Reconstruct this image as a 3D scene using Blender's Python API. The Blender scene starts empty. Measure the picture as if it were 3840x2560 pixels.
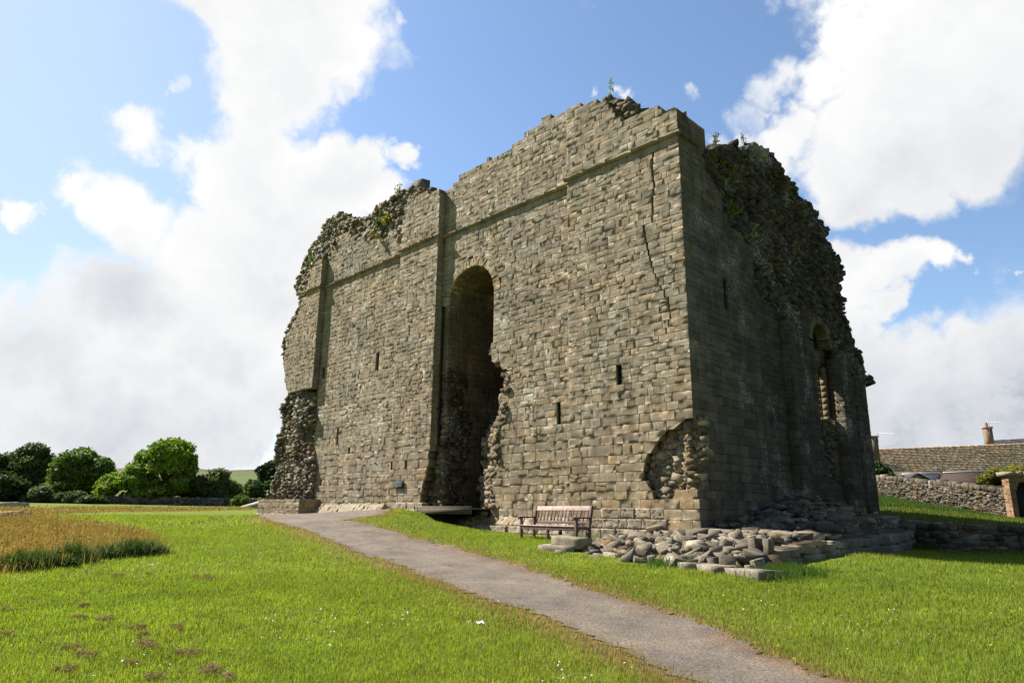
import bpy, bmesh, math, random
import numpy as np
from mathutils import Matrix, Vector
SC = bpy.context.scene
COL = SC.collection
random.seed(7)
RNG = np.random.default_rng(11)
A = np.array

# ------------------------------------------------------------------ camera calibration
F_PX, CX, CY = 2583.0, 1920.0, 1280.0
PIT, ROL, YAW = map(math.radians, (14.053, 0.589, 45.2))
DIST, EYE = 19.5, 1.6
_M = A([[math.cos(YAW), -math.sin(YAW), 0], [math.sin(YAW), math.cos(YAW), 0], [0, 0, 1.]])
_up = A([0, -math.sin(PIT), math.cos(PIT)]); _fw = A([0, math.cos(PIT), math.sin(PIT)])
CR = _M @ (math.cos(ROL) * A([1., 0, 0]) + math.sin(ROL) * _up)
CU = _M @ (-math.sin(ROL) * A([1., 0, 0]) + math.cos(ROL) * _up)
CF = _M @ _fw
def ray(px, py): return CR * (px - CX) / F_PX - CU * (py - CY) / F_PX + CF
_d = ray(2600, 1560); _d = _d / math.hypot(_d[0], _d[1])
CAM = A([-_d[0] * DIST, -_d[1] * DIST, EYE])
def onY(px, py, y=0.): d = ray(px, py); return CAM + d * ((y - CAM[1]) / d[1])
def onX(px, py, x=0.): d = ray(px, py); return CAM + d * ((x - CAM[0]) / d[0])
def onZ(px, py, z=0.): d = ray(px, py); return CAM + d * ((z - CAM[2]) / d[2])
def atD(px, py, dep): return CAM + ray(px, py) * dep
K = 3840 / 2352.0
ur = CR.copy(); ur[2] = 0; ur /= np.linalg.norm(ur)

# ------------------------------------------------------------------ value noise (numpy)
def _hash(ix, iy, iz, s):
    h = (ix.astype(np.int64) * 374761393 + iy.astype(np.int64) * 668265263 + iz.astype(np.int64) * 2147483647 + s * 974711) & 0xffffffff
    h = ((h ^ (h >> 13)) * 1274126177) & 0xffffffff
    return ((h ^ (h >> 16)) & 0xffff) / 65535.0
def vnoise(P, s=0):
    P = np.asarray(P, float); f = np.floor(P); t = P - f; t = t * t * (3 - 2 * t); r = 0
    for dx in (0, 1):
        for dy in (0, 1):
            for dz in (0, 1):
                w = (t[:, 0] if dx else 1 - t[:, 0]) * (t[:, 1] if dy else 1 - t[:, 1]) * (t[:, 2] if dz else 1 - t[:, 2])
                r = r + w * _hash(f[:, 0] + dx, f[:, 1] + dy, f[:, 2] + dz, s)
    return r
def fbm(P, s=0, o=4):
    P = np.asarray(P, float); r = 0; a = .5
    for i in range(o): r = r + a * vnoise(P * 2 ** i + 17.3 * i, s + i); a *= .5
    return r / (1 - .5 ** o)
def n2(x, y, sc=1., s=0, o=3):
    x = np.atleast_1d(np.asarray(x, float)); y = np.atleast_1d(np.asarray(y, float))
    return fbm(np.stack([x * sc, y * sc, 0 * x + .5], 1), s, o)

# ------------------------------------------------------------------ mesh builder
class MB:
    def __init__(s): s.v = []; s.f = []; s.c = []; s.n = 0
    def add(s, verts, faces, col=(.5, .5, .5)):
        verts = np.asarray(verts, float)
        s.v.append(verts); o = s.n; s.n += len(verts)
        for f in faces: s.f.append([i + o for i in f])
        c = np.asarray(col, float)
        if c.ndim == 1: s.c.extend([tuple(c)] * len(faces))
        else: s.c.extend(map(tuple, c))
    def box(s, lo, hi, col=(.5, .5, .5), M=None):
        (a, b, c), (d, e, f) = lo, hi
        V = A([[a, b, c], [d, b, c], [d, e, c], [a, e, c], [a, b, f], [d, b, f], [d, e, f], [a, e, f]], float)
        if M is not None: V = V @ M[:3, :3].T + M[:3, 3]
        s.add(V, [(0, 3, 2, 1), (4, 5, 6, 7), (0, 1, 5, 4), (1, 2, 6, 5), (2, 3, 7, 6), (3, 0, 4, 7)], col)
    def build(s, name, mat, parent=None, smooth=False):
        V = np.concatenate(s.v) if s.v else np.zeros((0, 3))
        return mesh_np(name, V, s.f, A(s.c) if s.c else None, mat, parent, smooth)
def mesh_np(name, V, faces, fcol, mat, parent=None, smooth=False):
    me = bpy.data.meshes.new(name)
    V = np.asarray(V, np.float32)
    if isinstance(faces, np.ndarray):
        nf, k = faces.shape; li = faces.ravel(); tot = np.full(nf, k, np.int32); st = np.arange(nf, dtype=np.int32) * k
    else:
        nf = len(faces); tot = A([len(f) for f in faces], np.int32); li = np.concatenate([np.asarray(f) for f in faces]) if nf else np.zeros(0)
        st = np.concatenate([[0], np.cumsum(tot)[:-1]]).astype(np.int32)
    me.vertices.add(len(V)); me.vertices.foreach_set('co', V.ravel())
    me.loops.add(len(li)); me.loops.foreach_set('vertex_index', np.asarray(li, np.int32))
    me.polygons.add(nf); me.polygons.foreach_set('loop_start', st); me.polygons.foreach_set('loop_total', tot)
    me.update(calc_edges=True)
    if fcol is not None:
        at = me.attributes.new('Col', 'FLOAT_COLOR', 'FACE')
        c = np.ones((nf, 4), np.float32); c[:, :3] = fcol; at.data.foreach_set('color', c.ravel())
    if smooth: me.polygons.foreach_set('use_smooth', np.ones(nf, bool))
    me.materials.append(mat)
    o = bpy.data.objects.new(name, me); COL.objects.link(o)
    if parent is not None: put_under(o, parent)
    return o
def put_under(o, parent):
    # geometry is written in world coordinates; parents are unrotated Empties or meshes at the origin
    o.parent = parent
    o.matrix_parent_inverse = Matrix.Translation(-world_loc(parent))
def world_loc(p):
    l = Vector(p.location)
    return l + (world_loc(p.parent) - Vector(world_loc(p.parent)) if p.parent else Vector((0, 0, 0)))
def tag(o, label=None, cat=None, group=None, kind=None):
    if label: o['label'] = label
    if cat: o['category'] = cat
    if group: o['group'] = group
    if kind: o['kind'] = kind
    return o
def thing(name, label, cat, loc=(0, 0, 0), group=None):
    o = bpy.data.objects.new(name, None); COL.objects.link(o); o.location = [float(v) for v in loc]; o.empty_display_size = .3
    return tag(o, label, cat, group)

# ------------------------------------------------------------------ materials
def mat(name, rough=.9, spec=.2):
    m = bpy.data.materials.new(name); m.use_nodes = True
    nt = m.node_tree; b = nt.nodes['Principled BSDF']
    b.inputs['Roughness'].default_value = rough
    b.inputs['Specular IOR Level'].default_value = spec
    return m, nt, b
def nd(nt, typ, **kw):
    n = nt.nodes.new(typ)
    for k, v in kw.items():
        if k in n.inputs: n.inputs[k].default_value = v
        else: setattr(n, k, v)
    return n
def ramp(nt, stops):
    r = nt.nodes.new('ShaderNodeValToRGB'); e = r.color_ramp.elements
    while len(e) < len(stops): e.new(.5)
    for i, (p, c) in enumerate(stops): e[i].position = p; e[i].color = (*c, 1) if len(c) == 3 else c
    return r
def mixc(nt, a, b, fac, mode='MIX'):
    m = nt.nodes.new('ShaderNodeMix'); m.data_type = 'RGBA'; m.blend_type = mode
    for s, v in ((m.inputs[0], fac), (m.inputs[6], a), (m.inputs[7], b)):
        if hasattr(v, 'links') or hasattr(v, 'node'): nt.links.new(v, s)
        else: s.default_value = (*v, 1) if isinstance(v, tuple) and len(v) == 3 else v
    return m.outputs[2]
def coord(nt): return nt.nodes.new('ShaderNodeTexCoord').outputs['Object']
def noise(nt, co, scale, detail=4, rough=.6, stretch=None):
    if stretch:
        mp = nd(nt, 'ShaderNodeMapping'); mp.inputs['Scale'].default_value = stretch; nt.links.new(co, mp.inputs[0]); co = mp.outputs[0]
    n = nd(nt, 'ShaderNodeTexNoise', Scale=scale, Detail=detail, Roughness=rough); nt.links.new(co, n.inputs['Vector'])
    return n.outputs['Fac']
def bump(nt, b, h, strength, dist):
    n = nd(nt, 'ShaderNodeBump', Strength=strength, Distance=dist); nt.links.new(h, n.inputs['Height']); nt.links.new(n.outputs[0], b.inputs['Normal'])
def stone_mat(name, lichen=.5, pit=1., tint=None, dark=0.3):
    m, nt, b = mat(name, .95, .12)
    at = nd(nt, 'ShaderNodeAttribute', attribute_name='Col'); co = coord(nt)
    c = at.outputs['Color']
    n1 = noise(nt, co, 1.1, 5, .65)
    r1 = ramp(nt, [(.3, (1 - dark,) * 3), (.7, (1.2, 1.17, 1.1))]); nt.links.new(n1, r1.inputs[0])
    c = mixc(nt, c, r1.outputs[0], 1., 'MULTIPLY')
    n2_ = noise(nt, co, 22, 6, .75, (1, 1, 1.7))
    r2 = ramp(nt, [(.34, (.55, .52, .49)), (.52, (1.02, 1., .97)), (.68, (1.35, 1.32, 1.25))]); nt.links.new(n2_, r2.inputs[0])
    c = mixc(nt, c, r2.outputs[0], .95, 'MULTIPLY')
    n6 = noise(nt, co, 48, 3, .7); r6 = ramp(nt, [(.30, (.42, .39, .36)), (.42, (1, 1, 1)), (.64, (1, 1, 1)), (.74, (1.4, 1.4, 1.34))]); nt.links.new(n6, r6.inputs[0])
    c = mixc(nt, c, r6.outputs[0], .9, 'MULTIPLY')
    # vertical run-off streaks
    n4 = noise(nt, co, 1.6, 4, .7, (1.6, 1.6, .16))
    r4 = ramp(nt, [(.42, (1, 1, 1)), (.68, (.62, .6, .58))]); nt.links.new(n4, r4.inputs[0])
    c = mixc(nt, c, r4.outputs[0], .8, 'MULTIPLY')
    # pale lichen flecks
    n3 = noise(nt, co, 13, 6, .8); n5 = noise(nt, co, .55, 3, .6)
    ma = nd(nt, 'ShaderNodeMath', operation='MULTIPLY'); nt.links.new(n3, ma.inputs[0]); nt.links.new(n5, ma.inputs[1])
    r3 = ramp(nt, [(.315, (0, 0, 0)), (.37, (lichen,) * 3)]); nt.links.new(ma.outputs[0], r3.inputs[0])
    c = mixc(nt, c, (.42, .42, .37), r3.outputs[0])
    nt.links.new(c, b.inputs['Base Color'])
    hb = noise(nt, co, 95, 5, .75)
    hs = noise(nt, co, 38, 4, .6, (1, 1, 2.6))
    mm = nd(nt, 'ShaderNodeMath', operation='ADD'); nt.links.new(hb, mm.inputs[0]); nt.links.new(hs, mm.inputs[1])
    bump(nt, b, mm.outputs[0], .7 * pit, .0045)
    return m
M_ASH = stone_mat('ashlar_stone', .55)
M_RUB = stone_mat('rubble_stone', .6, 1.2)
M_MORTAR = stone_mat('core_mortar', .1, 1.3)
M_DRY = stone_mat('field_stone', .7, 1.)
def plain(name, col, rough=.8, spec=.3, var=.25, scale=20, bstr=.3, stretch=None, metallic=0):
    m, nt, b = mat(name, rough, spec); co = coord(nt)
    n = noise(nt, co, scale, 5, .65, stretch)
    r = ramp(nt, [(.3, tuple(v * (1 - var) for v in col)), (.7, tuple(min(1, v * (1 + var)) for v in col))]); nt.links.new(n, r.inputs[0])
    nt.links.new(r.outputs[0], b.inputs['Base Color']); b.inputs['Metallic'].default_value = metallic
    if bstr: bump(nt, b, n, bstr, .01)
    return m
def colmat(name, rough=.85, spec=.2, transl=0., nscale=0, bstr=0.):
    """base colour from the face attribute, optionally translucent (leaves, grass)"""
    m, nt, b = mat(name, rough, spec)
    at = nd(nt, 'ShaderNodeAttribute', attribute_name='Col'); c = at.outputs['Color']
    if nscale:
        n = noise(nt, coord(nt), nscale, 5, .65); r = ramp(nt, [(.3, (.7, .7, .7)), (.7, (1.25, 1.25, 1.25))]); nt.links.new(n, r.inputs[0])
        c = mixc(nt, c, r.outputs[0], 1., 'MULTIPLY')
        if bstr: bump(nt, b, n, bstr, .02)
    nt.links.new(c, b.inputs['Base Color'])
    if transl:
        t = nd(nt, 'ShaderNodeBsdfTranslucent'); mx = nd(nt, 'ShaderNodeMixShader'); mx.inputs[0].default_value = transl
        tc = mixc(nt, c, (1.25, 1.35, .55), 1., 'MULTIPLY'); nt.links.new(tc, t.inputs[0])
        out = nt.nodes['Material Output']
        nt.links.new(b.outputs[0], mx.inputs[1]); nt.links.new(t.outputs[0], mx.inputs[2]); nt.links.new(mx.outputs[0], out.inputs[0])
    return m
M_GRASS = colmat('grass_blades', .7, .25, .45)
M_LEAF = colmat('leaves', .65, .25, .35)
M_HAY = colmat('dry_grass', .8, .15, .3)
M_PETAL = colmat('petals', .7, .2, .2)
M_BARK = plain('bark', (.06, .045, .032), .95, .1, .4, 6, .8, (1, 1, .2))
M_WOOD = plain('weathered_bench_wood', (.115, .068, .056), .7, .35, .4, 9, .3, (1, 1, 1))
M_WOODTOP = plain('pale_bench_wood', (.42, .31, .26), .75, .3, .3, 9, .3)  # paler wood for the top rail and front seat slat
M_OAK = plain('grey_timber', (.085, .07, .045), .85, .2, .3, 8, .4)  # grey wood, darkened to paint in the shade on the beam
M_OAKPALE = plain('pale_timber', (.42, .37, .27), .85, .2, .2, 8, .3)
M_SLATEBLUE = plain('blue_slate', (.055, .06, .07), .75, .25, .25, 5, .3)
M_BROWNSLATE = plain('brown_slate', (.06, .042, .034), .95, .05, .25, 5, .3)
M_WHITE = plain('white_trim', (.8, .8, .8), .6, .3, .05, 10, 0)
M_TERRA = plain('terracotta', (.38, .16, .1), .8, .2, .2, 10, .2)
M_METAL = plain('aerial_metal', (.2, .2, .2), .6, .4, .1, 10, 0, None, .2)
M_PLAQUE = plain('slate_plaque', (.04, .05, .058), .85, .1, .15, 30, .1)
M_PLTEXT = plain('plaque_lettering', (.2, .22, .23), .6, .3, .1, 30, 0)
M_DARK = plain('painted_shade_stone', (.03, .028, .024), .95, .1, .3, 6, .3)  # near-black colour paints the shade inside openings
M_PAPER = plain('white_paper', (.8, .8, .85), .6, .3, .05, 10, 0)

# gravel path
def gravel():
    m, nt, b = mat('gravel', .95, .15); co = coord(nt)
    n = noise(nt, co, 38, 5, .85); r = ramp(nt, [(.36, (.05, .043, .036)), (.48, (.145, .125, .104)), (.56, (.19, .165, .138)), (.68, (.42, .37, .31))]); nt.links.new(n, r.inputs[0])
    g = noise(nt, co, 1.3, 6, .7); r2 = ramp(nt, [(.35, (.72, .7, .7)), (.68, (1.28, 1.22, 1.1))]); nt.links.new(g, r2.inputs[0])
    c = mixc(nt, r.outputs[0], r2.outputs[0], 1., 'MULTIPLY')
    at = nd(nt, 'ShaderNodeAttribute', attribute_name='Col')
    c = mixc(nt, c, at.outputs['Color'], .45, 'MULTIPLY')
    nt.links.new(c, b.inputs['Base Color']); bump(nt, b, n, .9, .02); return m
M_GRAVEL = gravel()
def lawn_mat():
    m, nt, b = mat('lawn_ground', .95, .1); co = coord(nt)
    at = nd(nt, 'ShaderNodeAttribute', attribute_name='Col')
    n = noise(nt, co, 7, 6, .7); r = ramp(nt, [(.3, (.72, .74, .7)), (.7, (1.28, 1.25, 1.3))]); nt.links.new(n, r.inputs[0])
    c = mixc(nt, at.outputs['Color'], r.outputs[0], 1., 'MULTIPLY')
    n_ = noise(nt, co, 70, 4, .8); r_ = ramp(nt, [(.3, (.6, .6, .6)), (.7, (1.35, 1.35, 1.35))]); nt.links.new(n_, r_.inputs[0])
    c = mixc(nt, c, r_.outputs[0], .8, 'MULTIPLY')
    nt.links.new(c, b.inputs['Base Color']); bump(nt, b, n_, .7, .04); return m
M_LAWN = lawn_mat()

# ------------------------------------------------------------------ terrain
_TP = [(9.85, -16.8, 0), (15, -12, .02), (6, -21, 0), (14, -22, -.05), (0, -22, .1), (22, -10, 0), (6, -9, .15), (2, -8, .34), (-2.5, -6.2, .62), (-7, -4.6, .98), (-3.4, -1.8, .92), (-3, 0, .92), (-6.2, -1, .98),
       (-9, -2.4, 1.45), (-11.5, -1.2, 1.72), (-14, -1.2, 1.68), (-20, -1.2, 1.47), (-25.5, -1.2, 1.3), (-30, -4, 1.25), (-14, -5, 1.25), (-20, -8, 1.15), (-13, -12, .72), (-6, -12, .48), (-5, -19, .3), (-22, -18, .85), (-12, -26, .4),
       (-40, -8, 1.35), (-40, -25, 1.3), (-60, 0, 1.75), (-60, 25, 2.0), (-75, -10, 2.1), (-80, 40, 2.2), (-60, -40, 1.7), (-30, 15, 1.4), (-30, 40, 2),
       (6.5, 2.9, .57), (4, 8.5, .72), (12, 7, .55), (20, 5, .5), (12, -6, .2), (4.3, -5.2, .52), (-1.5, -4.5, .73), (0, 0, .9), (2, 2, .8), (30, 0, .5), (30, 10, .8), (25, -5, .3), (30, -20, 0),
       (-12, 7, 1.4), (-20, 8, 1.4), (0, 15, 1.75), (3, 9.8, 1.15), (5.5, 9.8, 1.1), (10, 9.8, .95), (9, 13, 1.2), (16, 11, 1.), *[tuple(atD(*q)) for q in ((3301, 1880, 40), (3500, 1912, 34), (3640, 1950, 28), (3750, 1978, 26), (3301, 1857, 48), (3560, 1897, 42), (3796, 1944, 34.5), (3900, 1950, 33))], (-8, 30, 2.9), (20, 20, 1.35), (30, 30, 1.6), (-12, 60, 3.8), (6, 45, 2.6), (10, 60, 3.), (-40, 80, 3), (40, 60, 2.6), (50, 20, 1.5), (60, -30, .5), (40, -50, -.2), (0, -60, 0), (-40, -70, 1)]
TP = A(_TP, float)
def _tps(r2): return np.where(r2 > 1e-9, .5 * r2 * np.log(np.maximum(r2, 1e-9)), 0)
_n = len(TP); _L = np.zeros((_n + 3, _n + 3))
_r2 = ((TP[:, None, :2] - TP[None, :, :2]) ** 2).sum(-1); _L[:_n, :_n] = _tps(_r2) + np.eye(_n) * .4
_L[:_n, _n] = 1; _L[:_n, _n + 1:] = TP[:, :2]; _L[_n:, :_n] = _L[:_n, _n:].T
_W = np.linalg.solve(_L, np.concatenate([TP[:, 2], [0, 0, 0]]))
def gz(x, y, micro=True):
    x = np.atleast_1d(np.asarray(x, float)); y = np.atleast_1d(np.asarray(y, float)); z = np.zeros_like(x)
    for s in range(0, len(x), 20000):
        q = np.stack([x[s:s + 20000], y[s:s + 20000]], 1)
        z[s:s + 20000] = _tps(((q[:, None] - TP[None, :, :2]) ** 2).sum(-1)) @ _W[:_n] + _W[_n] + q @ _W[_n + 1:]
    R = np.hypot(x + 5, y - 0.); t = np.clip((R - 70) / 40, 0, 1); z = z * (1 - t) + 2.3 * t
    # hollow under the footbridge
    z = z - 1.1 * np.exp(-((x + 8.9) / 1.5) ** 2 - ((y - .1) / 1.25) ** 2)
    if micro: z = z + (n2(x, y, .55, 3, 2) - .5) * .10 * np.clip(1.2 - R / 90, 0, 1)
    return z
def G(px, py):
    """pixel of the photograph -> point on the terrain"""
    d = ray(px, py); d = d / np.linalg.norm(d); t = np.concatenate([np.arange(4, 40, .1), np.arange(40, 140, .5)])
    P = CAM + t[:, None] * d; below = P[:, 2] < gz(P[:, 0], P[:, 1])
    i = int(np.argmax(below)) if below.any() else len(t) - 1
    return P[i]
def Gd(x, y): return G(x * K, y * K)
def inpoly(x, y, poly):
    poly = np.asarray(poly)[:, :2]; c = np.zeros(len(x), bool); j = len(poly) - 1
    for i in range(len(poly)):
        xi, yi = poly[i]; xj, yj = poly[j]
        c ^= ((yi > y) != (yj > y)) & (x < (xj - xi) * (y - yi) / ((yj - yi) if yj != yi else 1e-9) + xi); j = i
    return c
def polydist(x, y, pl):
    pl = np.asarray(pl)[:, :2]; d = np.full(len(x), 1e9)
    for a, b in zip(pl[:-1], pl[1:]):
        ab = b - a; t = np.clip(((x - a[0]) * ab[0] + (y - a[1]) * ab[1]) / (ab @ ab + 1e-9), 0, 1)
        d = np.minimum(d, np.hypot(x - a[0] - t * ab[0], y - a[1] - t * ab[1]))
    return d

# path outline (photo pixels, 2352-wide, dropped on to the terrain)
PL = [(590, 1189), (650, 1208), (760, 1248), (900, 1298), (1000, 1338), (1120, 1382), (1260, 1432), (1400, 1495), (1550, 1568)]
PR = [(975, 1167), (880, 1182), (785, 1196), (880, 1216), (1000, 1250), (1110, 1280), (1200, 1308), (1340, 1352), (1450, 1386), (1560, 1422), (1632, 1454), (1746, 1502), (1856, 1546)]
PLw = [Gd(*p)[:2] for p in PL]; PRw = [Gd(*p)[:2] for p in PR]
a_, b_ = PLw[-1], PRw[-1]; dirp = (PLw[-1] - PLw[-2]); dirp = dirp / np.linalg.norm(dirp)
PLw.append(a_ + dirp * 7); PRw.append(b_ + dirp * 7)
WALLSIDE = [A([-11.6, -.35]), A([-14.5, -.5]), A([-20., -.6]), A([-24., -1.3])]
PATH = A(PLw + PRw[::-1] + WALLSIDE)

def build_ground():
    def axis(c, lo, hi):
        s = [0]; d = .22
        while s[-1] < max(hi - c, c - lo):
            s.append(s[-1] + d)
            if s[-1] > 26: d *= 1.09
        s = A(s); a = np.concatenate([-s[:0:-1], s]) + c
        return a[(a > lo) & (a < hi)]
    xs = axis(-4, -900, 900); ys = axis(-4, -900, 900)
    X, Y = np.meshgrid(xs, ys); nx, ny = len(xs), len(ys)
    Z = gz(X.ravel(), Y.ravel())
    Dd = np.hypot(X.ravel(), Y.ravel()); Z = Z - np.clip(Dd - 300, 0, 1e9) * .004
    V = np.stack([X.ravel(), Y.ravel(), Z], 1)
    i = np.arange(nx * ny).reshape(ny, nx); Fc = np.stack([i[:-1, :-1], i[:-1, 1:], i[1:, 1:], i[1:, :-1]], -1).reshape(-1, 4)
    c = V[Fc].mean(1)
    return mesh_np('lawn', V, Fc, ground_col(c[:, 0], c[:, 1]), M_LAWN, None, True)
def dryness(x, y):
    d = np.minimum(polydist(x, y, PLw), polydist(x, y, PRw))
    e = .85 * np.exp(-(d / .24) ** 2) + .28 * np.exp(-(d / .9) ** 2)
    return np.clip(e * (.5 + n2(x, y, 1.3, 9)), 0, 1)
def ground_col(x, y):
    n = n2(x, y, .35, 1, 4)[:, None]; m = n2(x, y, 1.7, 5, 3)[:, None]
    g = (A([.085, .128, .013]) * (1 - n) + A([.15, .18, .022]) * n) * (.75 + .5 * m)
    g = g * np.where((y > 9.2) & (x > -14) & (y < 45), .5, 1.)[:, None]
    d = dryness(x, y)[:, None]; g = g * (1 - d) + A([.19, .145, .06]) * d
    pit = np.exp(-((x + 8.9) / 1.6) ** 2 - ((y + 0.2) / 1.2) ** 2)[:, None]; g = g * (1 - pit) + A([.05, .045, .02]) * pit
    return g
ground = build_ground(); tag(ground, kind='structure')

def build_path():
    # fine triangulated sheet clipped to the outline, 12 mm above the turf
    P = PATH; mn, mx = P.min(0), P.max(0); st = .14
    xs = np.arange(mn[0], mx[0], st); ys = np.arange(mn[1], mx[1], st); X, Y = np.meshgrid(xs, ys)
    jx = X + (n2(X.ravel(), Y.ravel(), 1.6, 21).reshape(X.shape) - .5) * .45; jy = Y + (n2(X.ravel(), Y.ravel(), 1.6, 22).reshape(X.shape) - .5) * .45
    cxm = (X[:-1, :-1] + X[1:, 1:]) / 2; keep = inpoly(jx[:-1, :-1].ravel(), jy[:-1, :-1].ravel(), P).reshape(cxm.shape)
    keep &= Y[:-1, :-1] < -.15
    i = np.arange(X.size).reshape(X.shape); Fc = np.stack([i[:-1, :-1], i[:-1, 1:], i[1:, 1:], i[1:, :-1]], -1)[keep]
    used = np.unique(Fc); rm = np.full(X.size, -1); rm[used] = np.arange(len(used))
    x, y = X.ravel()[used], Y.ravel()[used]
    V = np.stack([x + RNG.normal(0, .03, len(x)), y + RNG.normal(0, .03, len(x)), gz(x, y) + .014], 1); Fc = rm[Fc]; c = V[Fc].mean(1)
    d = np.minimum(polydist(c[:, 0], c[:, 1], PLw), polydist(c[:, 0], c[:, 1], PRw))
    e = (np.exp(-(d / .22) ** 2) * (n2(c[:, 0], c[:, 1], 1.1, 33) > .45))[:, None]
    return mesh_np('path', V, Fc, (1 - e) * A([1, 1, 1.]) + e * A([1.0, .62, .32]), M_GRAVEL, None, True)
tag(build_path(), kind='structure')

# ------------------------------------------------------------------ masonry tools
def intervals(loops, z):
    xs = []
    for L in loops:
        L = np.asarray(L, float)
        for (a, b) in zip(L, np.roll(L, -1, 0)):
            if (a[1] > z) != (b[1] > z): xs.append(a[0] + (z - a[1]) / (b[1] - a[1]) * (b[0] - a[0]))
    xs.sort(); return [(xs[i], xs[i + 1]) for i in range(0, len(xs) - 1, 2)]
_scan = intervals
def intervals(loops, z):
    """spans of the first loop at height z, minus those of the other loops"""
    out = _scan(loops[:1], z)
    for L in loops[1:]:
        for (h0, h1) in _scan([L], z):
            nx = []
            for (a, b) in out:
                if h1 <= a or h0 >= b: nx.append((a, b)); continue
                if h0 > a: nx.append((a, h0))
                if h1 < b: nx.append((h1, b))
            out = nx
    return out
class Frame:
    def __init__(s, o, u, n): s.o = A(o, float); s.u = A(u, float); s.n = A(n, float)
    def P(s, u, z, n=0.): return s.o + s.u * u + A([0, 0, 1.]) * z + s.n * n
def block(mb, c4, N, col, proud=0., depth=.075, rough=.0028, edge=.012):
    P00, P10, P11, P01 = [A(p, float) for p in c4]
    w = np.linalg.norm(P10 - P00); h = np.linalg.norm(P01 - P00)
    if w < .03 or h < .03: return
    g = .0062
    nu = max(2, int(round(w / .12))); nv = max(2, int(round(h / .11)))
    eu = min(.3, edge / w); ev = min(.3, edge / h)
    s = np.concatenate([[g / w], eu + (1 - 2 * eu) * np.arange(nu + 1) / nu, [1 - g / w]]); t = np.concatenate([[g / h], ev + (1 - 2 * ev) * np.arange(nv + 1) / nv, [1 - g / h]])
    S, T = np.meshgrid(s, t); m, n = S.shape
    H = np.full(S.shape, proud); H += RNG.normal(0, rough, S.shape)
    H += (S - .5) * RNG.normal(0, .003) + (T - .5) * RNG.normal(0, .0025)
    ring = np.zeros(S.shape, bool); ring[0] = ring[-1] = ring[:, 0] = ring[:, -1] = True
    H[ring] -= .0006
    S = S[..., None]; T = T[..., None]
    P = P00 * (1 - S) * (1 - T) + P10 * S * (1 - T) + P11 * S * T + P01 * (1 - S) * T
    J = RNG.normal(0, .005, P.shape); J[ring] *= .5; J = J - (J @ N)[..., None] * N
    P = P + J + H[..., None] * N
    V = P.reshape(-1, 3); i = np.arange(m * n).reshape(m, n)
    Fc = np.stack([i[:-1, :-1], i[:-1, 1:], i[1:, 1:], i[1:, :-1]], -1).reshape(-1, 4).tolist()
    b = np.concatenate([i[0, :], i[1:, -1], i[-1, -2::-1], i[-2:0:-1, 0]]); nb = len(b)
    base = V[b] - N * (depth + H.ravel()[b][:, None])
    V = np.concatenate([V, base]); o = m * n
    Fc += [(b[(k + 1) % nb], b[k], o + k, o + (k + 1) % nb) for k in range(nb)]
    mb.add(V, Fc, col)
GREY, TAN, OCH, DRK, PAL = A([.235, .218, .182]), A([.29, .235, .155]), A([.34, .225, .105]), A([.155, .142, .12]), A([.34, .32, .27])
def stone_col(x, z, low=None):
    lowf = np.clip((6 - z) / 5, 0, 1); drift = n2(x, z, .35, 301, 3)[0]
    warm = np.clip(.10 + .5 * lowf + 1.5 * (drift - .5), 0, 1)
    base = GREY * (1 - warm) + TAN * warm
    p = A([.40, .30, .09 + .06 * lowf, .11, .10]); p /= p.sum()
    b = A([GREY, TAN, OCH, DRK, PAL])[RNG.choice(5, p=p)]
    return np.clip((b * .28 + base * .72) * RNG.uniform(.91, 1.09) * A([1.14, 1.085, 1.01]), .02, .6)
def side_col(x, z): return np.clip((stone_col(x, z) * .34 + A([.088, .08, .064]) * .34) * RNG.uniform(.72, 1.15) * np.interp(x, [0, 1.5, 5, 9], [1.2, 1.05, .78, .68]) * A([.98, 1., 1.05]), .012, .5)  # black-lichened stone, darkened further to paint in the wall's shade
_rc = np.random.default_rng(5)
COURSES = [.86]
while COURSES[-1] < 17: COURSES.append(COURSES[-1] + (_rc.uniform(.24, .33) if COURSES[-1] < 4.4 else _rc.uniform(.175, .255)))
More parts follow.
